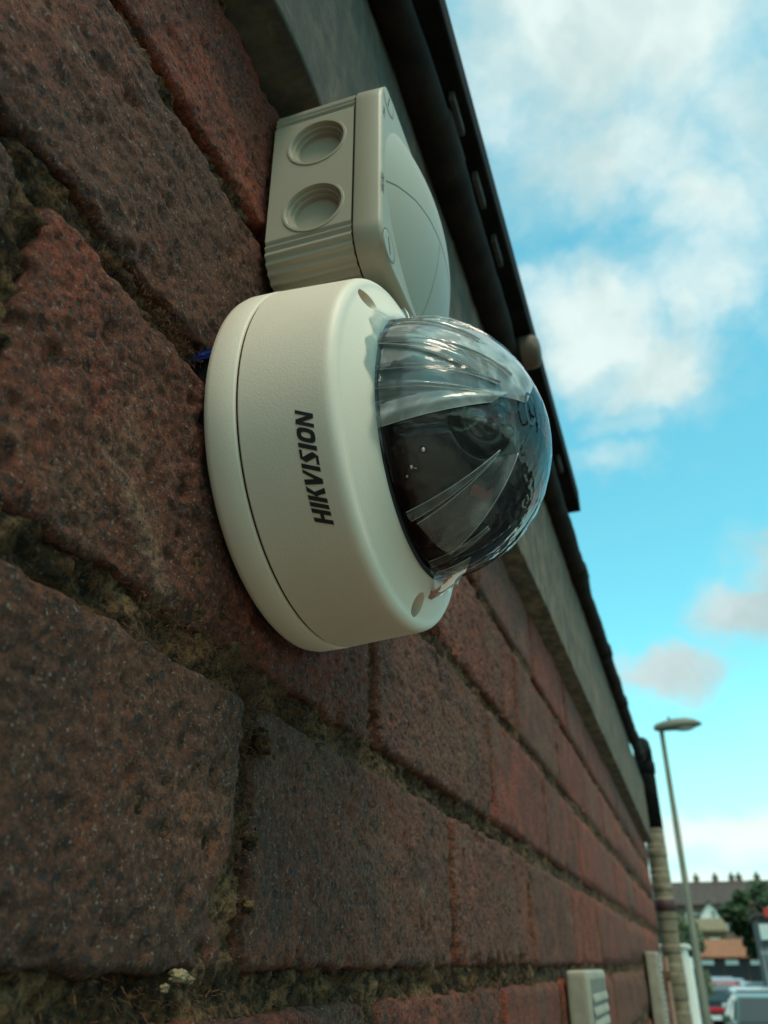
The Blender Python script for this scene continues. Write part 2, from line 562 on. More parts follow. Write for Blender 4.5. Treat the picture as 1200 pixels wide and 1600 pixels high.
M = dict(
    brick=brick_material(),
    mortar=mortar_material(),
    casing=plastic('cream_casing', (0.77, 0.64, 0.52), 1700, 0.16, 0.5),
    boxp=plastic('grey_plastic', (0.36, 0.31, 0.235), 1800, 0.12, 0.45),
    print=simple('dark_print', (0.012, 0.013, 0.013), 0.5),
    fascia=concrete_material(),
    black=simple('black_gutter', (0.016, 0.011, 0.008), 0.85, spec=0.15, noise=0.45, nscale=40, bump=0.5, bscale=120),
    tar=simple('roof_tar', (0.010, 0.0095, 0.009), 0.9, spec=0.1, noise=0.4, nscale=50, bump=0.5, bscale=150),
    block=simple('grey_wood', (0.05, 0.045, 0.04), 0.85, noise=0.35, nscale=120),
    stub=simple('brown_clay', (0.12, 0.080, 0.055), 0.7, noise=0.25, nscale=60),
    shroud=simple('gloss_black', (0.004, 0.004, 0.004), 0.22),
    liner=simple('black_rubber', (0.008, 0.008, 0.008), 0.45),
    lens=simple('lens_glass', (0.004, 0.005, 0.007), 0.03, coat=1.0),
    dim_red=simple('dim_red_gloss', (0.22, 0.010, 0.014), 0.3),
    film=film_material('cling_film', 0.012, 0.015, 0.03, 0.15, 1.33),
    fold=film_material('folded_film', 0.20, 0.14, 0.05, 0.2, 1.45),
    glint=film_material('glint_film', 0.75, 0.2, 0.1, 0.0, 1.5, 1.0),
    layer=film_material('film_overlap', 0.42, 0.40, 0.06, 0.25, 1.45, 1.0),
    dome=film_material('clear_dome', 0.0, 0.0, 0.02, 0.0, 1.33),
    plug=simple('blue_plastic', (0.01, 0.035, 0.20), 0.4),
    moss=simple('dry_moss', (0.11, 0.045, 0.018), 0.9, noise=0.6, nscale=300),
    lump=simple('pale_mortar', (0.20, 0.14, 0.075), 0.95, noise=0.4, nscale=300, bump=0.8, bscale=500),
    cream=simple('cream_vent', (0.29, 0.25, 0.185), 0.6, noise=0.2, nscale=40),
    vgrey=simple('slat_gap_shade', (0.15, 0.135, 0.105), 0.7, noise=0.3, nscale=60),
    tan=simple('tan_wrap', (0.19, 0.148, 0.095), 0.8, noise=0.25, nscale=60, bump=0.4, bscale=100),
    maroon=simple('maroon_band', (0.055, 0.014, 0.014), 0.6),
    copper=simple('brown_pipe', (0.13, 0.065, 0.034), 0.55, noise=0.2, nscale=50),
    white=simple('white_paint', (0.80, 0.78, 0.72), 0.55, noise=0.06, nscale=5),
    pole=simple('green_grey_steel', (0.085, 0.085, 0.052), 0.55, noise=0.2, nscale=3),
    lampc=simple('lantern_grey', (0.16, 0.14, 0.10), 0.5, noise=0.1, nscale=3),
    lampg=simple('lantern_bowl', (0.45, 0.44, 0.36), 0.2),
    asphalt=simple('asphalt', (0.05, 0.05, 0.052), 0.9, noise=0.25, nscale=8, bump=0.3, bscale=90),
    paving=simple('paving', (0.20, 0.19, 0.17), 0.9, noise=0.2, nscale=5),
    kerb=simple('kerb_stone', (0.28, 0.27, 0.25), 0.85, noise=0.15, nscale=9),
    earth=simple('earth', (0.07, 0.075, 0.04), 0.95, noise=0.3, nscale=1.5),
    roof=simple('brown_tiles', (0.070, 0.048, 0.038), 0.85, noise=0.25, nscale=3),
    orange=simple('orange_tiles', (0.27, 0.095, 0.038), 0.8, noise=0.2, nscale=4),
    ochre=simple('ochre_render', (0.20, 0.142, 0.075), 0.85, noise=0.15, nscale=2),
    hbrick=simple('house_brick', (0.16, 0.105, 0.075), 0.9, noise=0.2, nscale=6),
    glass=simple('window_glass', (0.03, 0.04, 0.045), 0.06),
    darkdoor=simple('dark_door', (0.012, 0.013, 0.015), 0.5),
    grey=simple('grey_render', (0.10, 0.095, 0.09), 0.85, noise=0.1, nscale=2),
    steel=simple('rail_steel', (0.30, 0.31, 0.32), 0.45, metal=0.3),
    redsign=simple('red_sign', (0.50, 0.03, 0.025), 0.5),
    rubber=simple('tyre', (0.018, 0.018, 0.018), 0.85),
    rim=simple('wheel_rim', (0.45, 0.46, 0.47), 0.3, metal=0.8),
    lamp_red=simple('tail_red', (0.55, 0.02, 0.03), 0.25),
    lamp_clear=simple('headlamp', (0.6, 0.62, 0.62), 0.1),
    plate=simple('number_plate', (0.7, 0.7, 0.66), 0.5),
    bark=simple('bark', (0.07, 0.055, 0.04), 0.95, noise=0.3, nscale=15),
)


def leaf_material(name, a, b_):
    m, t, b = new_mat(name)
    pos = t.node('ShaderNodeNewGeometry').outputs['Position']
    f = t.noise(pos, 2.5, 4, 0.6)
    t.put(b.inputs['Base Color'], t.mix(t.ramp(f, 0.35, 0.65), a, b_))
    b.inputs['Roughness'].default_value = 0.6
    return m


M['leaf'] = leaf_material('tree_leaves', (0.014, 0.036, 0.010), (0.045, 0.082, 0.022))
M['bushleaf'] = leaf_material('bush_leaves', (0.04, 0.062, 0.02), (0.085, 0.11, 0.035))


# ------------------------------------------------------------------ ground and road
GZ = -1.85


def sheet(name, x0, x1, y0, y1, z, mat):
    o = link(name, pymesh(name, [(x0, y0, z), (x1, y0, z), (x1, y1, z), (x0, y1, z)], [(0, 1, 2, 3)]), mat)
    return tag(o, kind='structure')


sheet('ground', -1500, 1500, -1500, 1500, GZ - 0.135, M['earth'])
sheet('road', -0.55, 5.6, -30, 49.8, GZ - 0.131, M['asphalt'])
M['bounce_slab'] = simple('pale_concrete', (0.27, 0.23, 0.18), 0.9, noise=0.15, nscale=3)
tag(link('bounce_slab', box_me('bounce_slab', -0.70, 2.6, -8, 2.88, GZ - 0.30, GZ - 0.01), M['bounce_slab']), kind='structure')  # unseen pale slab added to bounce warm light up the wall and casing
tag(link('pavement', box_me('pavement', -2.2, -0.67, 2.9, 49.6, GZ - 0.30, GZ), M['paving']), kind='structure')
tag(link('kerb', box_me('kerb', -0.669, -0.552, 2.9, 49.6, GZ - 0.30, GZ + 0.003, bevel=0.015), M['kerb']), kind='structure')
tag(link('pavement', box_me('pavement', 5.61, 7.6, -30, 49.6, GZ - 0.30, GZ), M['paving']), kind='structure')

# ------------------------------------------------------------------ the brick wall
wall = empty('brick_wall', (0, 1.1, GZ))
tag(wall, 'weathered red brick wall with recessed mossy mortar joints carrying the dome camera', 'wall')
WO = Vector((0, 1.1, GZ))
Y_END = 2.44
ROWS = [  # (bottom, top, first perpend)
    (0.2135, 0.2765, 0.085), (0.1440, 0.2065, 0.1916), (0.0700, 0.1350, 0.085),
    (-0.0015, 0.0605, 0.1916), (-0.0735, -0.0110, 0.085), (-0.1455, -0.0830, 0.1916)]
PITCH_Y = 0.2022
REDS = {(0, 0): .2, (1, 0): .5, (1, 1): .95, (1, 2): .7, (2, 0): .3, (2, 1): .75, (2, 2): .15, (2, 3): .95, (2, 4): .6, (3, 0): .18, (3, 1): .22,
        (3, 2): .35, (3, 3): .25, (3, 4): .9, (3, 5): .8, (4, 2): .55, (4, 3): .75, (4, 4): .9, (4, 5): .8}


SOOT_SHADE = {(0, 0): .9, (0, 1): .45, (1, -1): 1.0, (1, 0): .8, (1, 1): .3, (2, -1): 1.0, (2, 0): 1.0, (2, 1): .65, (2, 2): .5, (3, -1): 1.0, (3, 0): .85, (3, 1): .6, (3, 2): .45, (4, 0): .7, (4, 1): .6}  # soot per brick; high near-left values also paint in edge shade


def brick_mesh(L, H, res, seed):
    ny, nz = max(3, int(L / res)), max(3, int(H / res))
    y = np.linspace(-L / 2, L / 2, ny + 1)
    z = np.linspace(-H / 2, H / 2, nz + 1)
    Y, Z = np.meshgrid(y, z, indexing='ij')
    P = np.stack([np.zeros(Y.size), Y.ravel(), Z.ravel()], -1) + seed * 3.17
    yy, zz = Y.ravel(), Z.ravel()
    dy, dz = L / 2 - np.abs(yy), H / 2 - np.abs(zz)
    d = np.minimum(dy, dz)
    cr = np.hypot(np.clip(0.006 - dy, 0, None), np.clip(0.006 - dz, 0, None))
    edge_n = fbm(P, 120, 3, seed)
    x = -0.0018 + 0.0007 * fbm(P, 22, 2, seed + 3)
    if res < 0.003:
        x = x + 0.0005 * fbm(P, 110, 3, seed + 7) + 0.00042 * fbm(P, 430, 2, seed + 9)
    x = x - (0.0013 + 0.0010 * edge_n) * np.exp(-d / 0.0015) - np.clip(cr - 0.0050, 0, None) * 1.1
    chips = np.clip(fbm(P, 55, 3, seed + 13) - 0.45, 0, 1) * np.exp(-d / 0.006)
    x = x - 0.008 * chips
    if res < 0.0015:
        G = x.reshape(Y.shape)
        rng = np.random.default_rng(seed)
        for _ in range(330):
            py, pz = rng.uniform(-L / 2, L / 2), rng.uniform(-H / 2, H / 2)
            r = 0.0005 + 0.0016 * rng.random() ** 3
            dep = r * rng.uniform(0.4, 0.9)
            i0, i1 = np.searchsorted(y, [py - 2.5 * r, py + 2.5 * r])
            j0, j1 = np.searchsorted(z, [pz - 3 * r, pz + 3 * r])
            if i1 > i0 and j1 > j0:
                q = ((Y[i0:i1, j0:j1] - py) / r) ** 2 + ((Z[i0:i1, j0:j1] - pz) / (r * 1.25)) ** 2
                G[i0:i1, j0:j1] -= dep * np.exp(-q)
        x = G.ravel()
    k = np.exp(-d / 0.004)
    yy = yy + np.where(dy < dz, 1, 0.2) * k * 0.0010 * fbm(P, 150, 3, seed + 21)
    zz = zz + np.where(dz < dy, 1, 0.2) * k * 0.0010 * fbm(P, 150, 3, seed + 23)
    V = np.stack([x, yy, zz], -1)
    idx = np.arange((ny + 1) * (nz + 1)).reshape(ny + 1, nz + 1)
    Q = np.stack([idx[:-1, :-1], idx[1:, :-1], idx[1:, 1:], idx[:-1, 1:]], -1).reshape(-1, 4)
    ring = np.concatenate([idx[:, 0], idx[-1, 1:], idx[-2::-1, -1], idx[0, -2:0:-1]])
    n0 = len(V)
    allV, allQ, prev = [V], [Q], ring
    for q, dx in enumerate((-0.004, -0.03)):
        B = V[ring].copy()
        B[:, 0] = B[:, 0] + dx if q == 0 else dx
        cur = n0 + np.arange(len(ring))
        n0 += len(ring)
        allV.append(B)
        allQ.append(np.stack([prev, np.roll(prev, -1), np.roll(cur, -1), cur], -1)[:, ::-1])
        prev = cur
    return npmesh('brick', np.concatenate(allV), np.concatenate(allQ))


sd_ = 1
for ri, (z0, z1, p0) in enumerate(ROWS):
    k = -2
    while True:
        ya = p0 + k * PITCH_Y + 0.0045
        yb = ya + PITCH_Y - 0.009
        if ya > Y_END - 0.03:
            break
        yb = min(yb, Y_END)
        near = yb < 0.62 and ya > -0.15
        res = 0.0009 if near and z0 > -0.09 else (0.0026 if yb < 1.0 and ya > -0.15 else (0.007 if yb < 1.5 else 0.016))
        jy, jz = random.uniform(-.0006, .0006), random.uniform(-.0005, .0005)
        me = brick_mesh(yb - ya, z1 - z0, res, sd_)
        o = link('brick', me, M['brick'], wall, Vector((random.uniform(-.0007, .0007), (ya + yb) / 2 + jy, (z0 + z1) / 2 + jz)) - WO)
        o.rotation_euler = (random.uniform(-.006, .006), random.uniform(-.006, .006), random.uniform(-.004, .004))
        o['red'] = float(REDS.get((ri, k + 1), random.choice((.2, .45, .7, .9))))
        o['soot_shade'] = SOOT_SHADE.get((ri, k + 1), random.choice((0.0, .15, .35, .5)) if ya > .5 else .5)
        sd_ += 1
        k += 1

# mortar behind the joints: fine near the camera, coarse further off


def mortar_sheet(y0, y1, z0, z1, res, seed):
    ny, nz = int((y1 - y0) / res), int((z1 - z0) / min(res, 0.004))
    y = np.linspace(y0, y1, ny + 1)
    z = np.linspace(z0, z1, nz + 1)
    Y, Z = np.meshgrid(y, z, indexing='ij')
    P = np.stack([np.zeros(Y.size), Y.ravel(), Z.ravel()], -1)
    x = -0.0056 + 0.0022 * fbm(P, 38, 3, 5) + 0.0016 * fbm(P, 170, 3, 6)
    if res < 0.003:
        x = x + 0.0022 * np.abs(fbm(P, 300, 3, 8)) - 0.0012
    x = np.minimum(x, -0.0030)
    V = np.stack([x, Y.ravel(), Z.ravel()], -1) - np.array(WO)
    idx = np.arange((ny + 1) * (nz + 1)).reshape(ny + 1, nz + 1)
    Q = np.stack([idx[:-1, :-1], idx[1:, :-1], idx[1:, 1:], idx[:-1, 1:]], -1).reshape(-1, 4)
    return npmesh('mortar', V, Q)


link('mortar', mortar_sheet(-0.30, 0.60, -0.15, 0.279, 0.0016, 1), M['mortar'], wall)
link('mortar', mortar_sheet(0.60, Y_END - 0.004, -0.15, 0.279, 0.006, 2), M['mortar'], wall)

# the courses below the picture, down to the ground, as one mesh
bm = bmesh.new()
zt = -0.155
row = 0
while zt > GZ + 0.02:
    y = -0.3 - (0.1 if row % 2 else 0)
    while y < Y_END - 0.02:
        add_box(bm, -0.10, random.uniform(-.001, .001), max(y, -0.3) + .0045, min(y + PITCH_Y, Y_END) - .0045, max(zt - 0.0625, GZ - 0.3), zt)
        y += PITCH_Y
    zt -= 0.072
    row += 1
o = link('lower_brickwork', bmesh_to('lower_brickwork', bm), M['brick'], wall, -WO)
tag(o, kind='stuff')
o['red'] = 0.5
link('wall_core', box_me('wall_core', -0.22, -0.0150, -0.30, Y_END - 0.006, GZ - 0.3, 0.2785), M['mortar'], wall, -WO)

# growth and crumbs in the joints
V, F = [], []


def strand(p, d, L, r):
    p, d = Vector(p), Vector(d).normalized()
    pts = [p.copy()]
    for _ in range(4):
        d = (d + Vector((random.gauss(0, .35), random.gauss(0, .35), random.gauss(-.1, .35)))).normalized()
        pts.append(pts[-1] + d * (L / 4))
    v, f = tube_arrays(pts, [r, r * .9, r * .8, r * .6, r * .3], 3, False)
    n = len(V)
    V.extend(v)
    F.extend(tuple(i + n for i in q) for q in f)


for cy, cz, sy, sz, n in ((0.160, 0.0665, 0.012, 0.0025, 150), (0.178, 0.067, 0.010, 0.0025, 170), (0.190, 0.0645, 0.004, 0.004, 260), (0.145, 0.066, 0.012, 0.003, 70),
                          (0.128, 0.139, 0.012, 0.002, 110), (0.137, 0.138, 0.006, 0.002, 120), (0.215, 0.066, 0.014, 0.003, 70), (0.1895, 0.045, 0.002, 0.014, 70),
                          (0.16, -0.006, 0.02, 0.0025, 60)):
    for _ in range(int(n * 2.2)):
        strand((random.uniform(-.006, -.001), random.gauss(cy, sy), random.gauss(cz, sz)), (1.0, random.gauss(0, .8), random.gauss(0, .8)),
               random.uniform(.0010, .0034), random.uniform(.00004, .00009))
tag(link('dry_moss', pymesh('dry_moss', V, F), M['moss']), 'rust brown dry moss threads growing in the bed joint left of the dome camera', 'moss', kind='stuff')


def lump(r, seed, sx=1, sy=1, sz=1, sub=4):
    bm = bmesh.new()
    bmesh.ops.create_icosphere(bm, subdivisions=sub, radius=1)
    P = np.array([v.co[:] for v in bm.verts])
    n = 1 + 0.35 * fbm(P + seed, 1.6, 4, seed) + 0.1 * fbm(P + seed, 6, 2, seed)
    for v, k in zip(bm.verts, n):
        v.co = Vector((v.co.x * k * r * sx, v.co.y * k * r * sy, v.co.z * k * r * sz))
    return bmesh_to('mortar_crumb', bm, True)


for i, (x, y, z, r, sy, sz) in enumerate(((0.0005, 0.1640, -0.0022, 0.0022, 1.9, .8), (0.0, 0.1685, -0.0030, 0.0016, 1.5, .8), (0.0, 0.1600, -0.0042, 0.0013, 1.2, .9),
                                          (-0.001, 0.1955, 0.050, 0.0022, .9, 1.5), (-0.001, 0.1925, 0.026, 0.0018, .8, 1.2), (-0.001, 0.194, 0.012, 0.0016, .8, 1.3))):
    link('mortar_crumb', lump(r * (.62 if i < 3 else 1), 40 + i, 1, sy, sz), M['lump'] if i < 3 else M['mortar'], wall, Vector((x, y, z)) - WO)

pl = empty('wall_plug', (-0.0010, 0.1510, 0.1424))
tag(pl, 'small blue plastic wall plug in the joint at the left rim of the camera', 'wall plug')
v, f = lathe_arrays([(-0.012, .0026), (0.0012, .0026), (0.0014, .0029), (0.0020, .0029), (0.0020, .0016), (-.004, .0016)], 20)
link('plug_sleeve', pymesh('plug_sleeve', v, f, True), M['plug'], pl)
for a in (0.4, 2.5, 4.6):
    link('plug_fin', box_me('plug_fin', -0.01, 0.0010, -.0004, .0004, .0026, .0036), M['plug'], pl).rotation_euler = (a, 0, 0)

pl.scale = (1, .5, .5)

# ------------------------------------------------------------------ fascia, gutter and roof edge
fa = link('fascia_board', None)
bpy.data.objects.remove(fa)
ys = np.linspace(-0.6, Y_END, 420)
zs = np.linspace(0.2795, 0.428, 40)
Yg, Zg = np.meshgrid(ys, zs, indexing='ij')
P = np.stack([np.zeros(Yg.size), Yg.ravel(), Zg.ravel()], -1)
xg = 0.0124 + 0.0006 * fbm(P, 60, 3, 4) + 0.0006 * fbm(P, 6, 2, 9)
V = np.stack([xg, Yg.ravel(), Zg.ravel()], -1)
V[:, 2] += np.where(Zg.ravel() < 0.2797, 0.0008 * fbm(P, 90, 3, 2), 0)
idx = np.arange(V.shape[0]).reshape(len(ys), len(zs))
Q = np.stack([idx[:-1, :-1], idx[1:, :-1], idx[1:, 1:], idx[:-1, 1:]], -1).reshape(-1, 4)
bot = V[idx[:, 0]].copy()
bot[:, 0] = -0.08
top = V[idx[:, -1]].copy()
top[:, 0] = -0.08
nb = len(V)
ib = nb + np.arange(len(ys))
it = ib + len(ys)
Qb = np.stack([idx[:-1, 0], ib[:-1], ib[1:], idx[1:, 0]], -1)
Qt = np.stack([idx[:-1, -1], idx[1:, -1], it[1:], it[:-1]], -1)
Qe = np.array([[ib[-1], it[-1], idx[-1, -1], idx[-1, 0]]])
me = npmesh('fascia_board', np.concatenate([V, bot, top]), np.concatenate([Q, Qb, Qt, Qe]), False)
tag(link('fascia_board', me, M['fascia']), 'mottled grey green fascia board above the bricks with a dark underside', 'fascia')

gut = empty('gutter', (0.02, 0.9, 0.437))
tag(gut, 'narrow black brown gutter running along the top of the grey fascia', 'gutter')
GO = Vector(gut.location)
gp = [(0.0205, -0.6, .437), (0.0205, .1, .437), (.0200, .5, .437), (.0192, .9, .438), (.0190, 1.4, .441), (.0195, 1.9, .450), (.0200, 2.2, .464), (.0205, 2.38, .487)]


gpath = resample(gp, 220)
gr = 0.0118 + 0.0016 * fbm(gpath, 9, 3, 3) + 0.0007 * fbm(gpath, 40, 3, 6)
link('gutter_run', tube_me('gutter_run', [tuple(p) for p in gpath], list(gr), 20), M['black'], gut, -GO)
for yj in (0.05, 0.33, 0.62, 1.0, 1.33, 1.66, 2.0, 2.25):
    c = gpath[np.argmin(np.abs(gpath[:, 1] - yj))]
    link('gutter_joint', tube_me('gutter_joint', [(c[0], yj - .02, c[2]), (c[0], yj - .016, c[2]), (c[0], yj + .016, c[2]), (c[0], yj + .02, c[2])], [.0120, .0142, .0142, .0120], 20), M['black'], gut, -GO)

re_ = empty('roof_edge', (0.0, 0.0, 0.46))
tag(re_, 'straight black flat roof edge overhanging the gutter', 'roof edge')
RO = Vector(re_.location)
link('edge_board', box_me('edge_board', -0.03, 0.0430, -0.8, 0.862, 0.4525, 0.480, bevel=0.002), M['tar'], re_, -RO)
link('roof_slab', box_me('roof_slab', -3.2, -0.031, -2.5, 2.44, 0.43, 0.50), M['tar'], re_, -RO)
for yb_ in (0.322, 0.381, 0.437, 0.742):
    link('spacer_block', box_me('spacer_block', 0.0335, 0.0372, yb_ - .013, yb_ + .013, .4440, .4522, bevel=.0008), M['block'], re_, -RO)

st = empty('pipe_stub', (0.03, 0.548, 0.441))
tag(st, 'short brown rounded pipe stub sticking out past the black roof edge', 'pipe')
v, f = lathe_arrays([(-.004, .0135), (.006, .0140), (.0110, .0140), (.0145, .0130), (.0168, .0105), (.0178, .006), (.0180, .0)], 28)
link('stub_body', pymesh('stub_body', v, f, True), M['stub'], st)
v, f = lathe_arrays([(-.002, .0140), (-.002, .0152), (.003, .0152), (.003, .0140)], 28)
link('stub_collar', pymesh('stub_collar', v, f, True), M['black'], st)

cb = link('loose_cable', tube_me('loose_cable', [(0.030, .20, .445), (.038, .222, .447), (.0445, .240, .449), (.0488, .252, .452), (.0520, .256, .457), (.056, .255, .465), (.064, .25, .48), (.08, .24, .50)], .0016, 10), M['tar'])
tag(cb, 'thin black cable curling off the roof edge at the top of the picture', 'cable')

# building body behind the wall
bd = empty('outbuilding', (-1.6, 0.0, GZ))
tag(bd, 'low flat roofed outbuilding standing behind the brick wall', 'building')
bm = bmesh.new()
add_box(bm, -3.1, -0.225, -2.4, 2.43, GZ - 0.3, 0.428)
link('building_wall', bmesh_to('building_wall', bm), M['hbrick'], bd, -Vector(bd.location))
bm = bmesh.new()
add_box(bm, -0.224, -0.002, -2.4, -0.302, GZ - 0.3, 0.279)
link('front_wall', bmesh_to('front_wall', bm), M['hbrick'], bd, -Vector(bd.location))

# ------------------------------------------------------------------ junction box
jb = empty('junction_box', (0.0, 0.2135, 0.2312))
tag(jb, 'square grey plastic junction box with ribbed corners and two round knockouts above the camera', 'junction box')
HB = 0.0420


def rounded_square(h, r, n=10):
    pts = []
    for cx, cy, a0 in ((h - r, h - r, 0), (-h + r, h - r, pi / 2), (-h + r, -h + r, pi), (h - r, -h + r, 3 * pi / 2)):
        for k in range(n + 1):
            a = a0 + pi / 2 * k / n
            pts.append((cx + r * cos(a), cy + r * sin(a)))
    return pts


def dense_outline(pts, step):
    P = np.array(pts + [pts[0]])
    s = np.r_[0, np.cumsum(np.linalg.norm(np.diff(P, axis=0), axis=1))]
    n = int(s[-1] / step)
    q = np.linspace(0, s[-1], n, endpoint=False)
    return np.stack([np.interp(q, s, P[:, 0]), np.interp(q, s, P[:, 1])], -1)


# outline in (y, z), fluted near the corners
ol = dense_outline(rounded_square(HB, 0.0125, 14), 0.00035)
tan_ = np.roll(ol, -1, 0) - np.roll(ol, 1, 0)
tan_ /= np.linalg.norm(tan_, axis=1)[:, None]
nor = np.stack([tan_[:, 1], -tan_[:, 0]], -1)
arc = np.arange(len(ol)) * 0.00035
amin = np.minimum(np.abs(ol[:, 0]), np.abs(ol[:, 1]))
flute_zone = np.clip((amin - 0.0268) / 0.0006, 0, 1)
period = 0.0033
fl = 0.5 - 0.5 * np.cos(2 * pi * (amin - 0.027) / period)
fl2 = 0.5 - 0.5 * np.cos(2 * pi * arc / period)
corner = np.hypot(np.clip(np.abs(ol[:, 0]) - (HB - .0125), 0, None), np.clip(np.abs(ol[:, 1]) - (HB - .0125), 0, None)) > 0.0124
ang = np.arctan2(np.abs(ol[:, 1]) - (HB - .0125), np.abs(ol[:, 0]) - (HB - .0125))
fl = np.where((np.abs(ol[:, 0]) > HB - .0125) & (np.abs(ol[:, 1]) > HB - .0125), 0.5 - 0.5 * np.cos(ang / (pi / 2) * 2 * pi * 6), fl)
d_ = flute_zone * fl ** 1.0 * 0.00075
ol2 = ol - nor * d_[:, None]
HOLES = ((0.0146, 0.0128), (-0.0166, 0.0128))      # z of centre, x of centre
HX = 0.0162
# side walls without the flat middle of the camera-facing side, which is a separate holed panel
N = len(ol2)
flat = (np.abs(ol[:, 1]) < 0.0268) & (ol[:, 0] < 0)
V, F = [], []
XS = (0.0, 0.0296)
for x in XS:
    V += [(x, p[0], p[1]) for p in ol2]
for i in range(N):
    j = (i + 1) % N
    if flat[i] and flat[j]:
        continue
    F.append((i, j, N + j, N + i))
me = pymesh('box_shell', V, F, True)
link('box_shell', me, M['boxp'], jb)
zlo, zhi = ol[flat][:, 1].min() - .00035, ol[flat][:, 1].max() + .00035


def holed_panel(name, outer, holes, to3):
    """flat face with round holes"""
    bm = bmesh.new()
    es = []
    for loop in [outer] + holes:
        vs = [bm.verts.new(to3(*p)) for p in loop]
        for a, b_ in zip(vs, vs[1:] + vs[:1]):
            es.append(bm.edges.new((a, b_)))
    bmesh.ops.triangle_fill(bm, use_beauty=True, edges=es)
    return bmesh_to(name, bm)


def circ(cx, cy, r, n=64):
    return [(cx + r * cos(2 * pi * k / n), cy + r * sin(2 * pi * k / n)) for k in range(n)]


KR = 0.0098
me = holed_panel('side_panel', [(0, zlo), (0.0296, zlo), (0.0296, zhi), (0, zhi)], [circ(HX, hz, KR) for hz, _ in HOLES], lambda x, z: (x, -HB, z))
link('side_panel', me, M['boxp'], jb)
for hz, _ in HOLES:
    V, F = [], []
    prof = [(KR + .0011, -.00002), (KR + .0009, -.0003), (KR + .0002, -.0003), (KR, 0.0), (KR - .0002, .0012), (KR - .0011, .0013), (KR - .0013, .0026), (KR - .0020, .0027), (KR - .0022, .0042), (0.0002, .0043)]
    n = 64
    for r, d in prof:
        V += [(HX + r * cos(2 * pi * k / n), -HB + d, hz + r * sin(2 * pi * k / n)) for k in range(n)]
    for i in range(len(prof) - 1):
        F += [(i * n + k, i * n + (k + 1) % n, (i + 1) * n + (k + 1) % n, (i + 1) * n + k) for k in range(n)]
    F.append(tuple((len(prof) - 1) * n + k for k in range(n)))
    me = pymesh('knockout', V, F, False)
    me.shade_smooth()
    o = link('knockout', me, M['boxp'], jb)
    md = o.modifiers.new('edges', 'EDGE_SPLIT')
    md.split_angle = radians(40)
# dark gap between box and lid
V, F = [], []
inner = rounded_square(HB - .0012, .0115, 14)
for x in (0.0290, 0.0312):
    V += [(x, p[0], p[1]) for p in inner]
n = len(inner)
F = [(i, (i + 1) % n, n + (i + 1) % n, n + i) for i in range(n)] + [tuple(range(n)), tuple(range(n, 2 * n))]
link('lid_seal', pymesh('lid_seal', V, F), M['liner'], jb)
# lid: rim, face with round opening, shallow dome
LX0, LX1 = 0.0302, 0.0396
V, F = [], []
rings = [(LX0, HB - .0008, .012), (LX0, HB + .0001, .0126), (LX0 + .0004, HB + .0003, .0128), (LX1 - .0014, HB - .0001, .0125), (LX1 - .0005, HB - .0004, .0122), (LX1, HB - .0012, .0116)]
for x, h, r in rings:
    V += [(x, p[0], p[1]) for p in rounded_square(h, r, 14)]
n = len(rounded_square(HB, .01, 14))
for i in range(len(rings) - 1):
    F += [(i * n + k, i * n + (k + 1) % n, (i + 1) * n + (k + 1) % n, (i + 1) * n + k) for k in range(n)]
lid = link('lid', pymesh('lid', V, F, True), M['boxp'], jb)
CR, CH = 0.0398, 0.0088
SCR = [(s1 * 0.0318, s2 * 0.0318) for s1 in (-1, 1) for s2 in (-1, 1)]
CRF = 0.0386
me = holed_panel('lid_face', rounded_square(HB - .0012, .0116, 14), [circ(0, 0, CRF, 128)], lambda y, z: (LX1, y, z))
link('lid_face', me, M['boxp'], lid)
Rs = (CRF ** 2 + CH ** 2) / (2 * CH)
V, F = [], []
nr, n = 40, 128
GR = (0.66, 0.675)   # fine circular groove on the dome
for i in range(nr + 1):
    rr = CRF * i / nr
    for k in range(n):
        a = 2 * pi * k / n
        V.append((LX1 + CH - Rs + math.sqrt(Rs * Rs - rr * rr), rr * cos(a), rr * sin(a)))
for i in range(nr):
    F += [(i * n + k, i * n + (k + 1) % n, (i + 1) * n + (k + 1) % n, (i + 1) * n + k) for k in range(n)]
link('lid_dome', pymesh('lid_dome', V, F, True), M['boxp'], lid)


def cap_x(y, z):
    return LX1 + CH - Rs + math.sqrt(max(1e-9, Rs * Rs - y * y - z * z))


# moulded parting line that curves across the dome
V, F = [], []
for line, wd in (([(-.0384, -.0090), (-.0329, -.0065), (-.0227, -.0038), (-.0126, -.0033), (-.0006, -.0042), (.0066, -.0057), (.016, -.0085), (.028, -.0130)], .00024),
                 ([(-.003, -.0060), (-.003, -.0096), (-.0030, -.0198), (-.0024, -.0327), (-.0027, -.0383)], .00010)):
    P_ = resample([(a_, b_, 0) for a_, b_ in line], 60)
    b0 = len(V)
    for k in range(60):
        d_2 = P_[min(k + 1, 59)] - P_[max(k - 1, 0)]
        d_2 /= np.linalg.norm(d_2)
        for sgn in (-1, 1):
            y_, z_ = P_[k][0] - d_2[1] * wd * sgn, P_[k][1] + d_2[0] * wd * sgn
            V.append((cap_x(y_, z_) + .00006, y_, z_))
    F += [(b0 + 2 * k, b0 + 2 * k + 1, b0 + 2 * k + 3, b0 + 2 * k + 2) for k in range(59)]
me = pymesh('dome_line', V, F)
link('dome_line', me, simple('mould_line', (0.07, 0.065, 0.05), 0.7), lid)
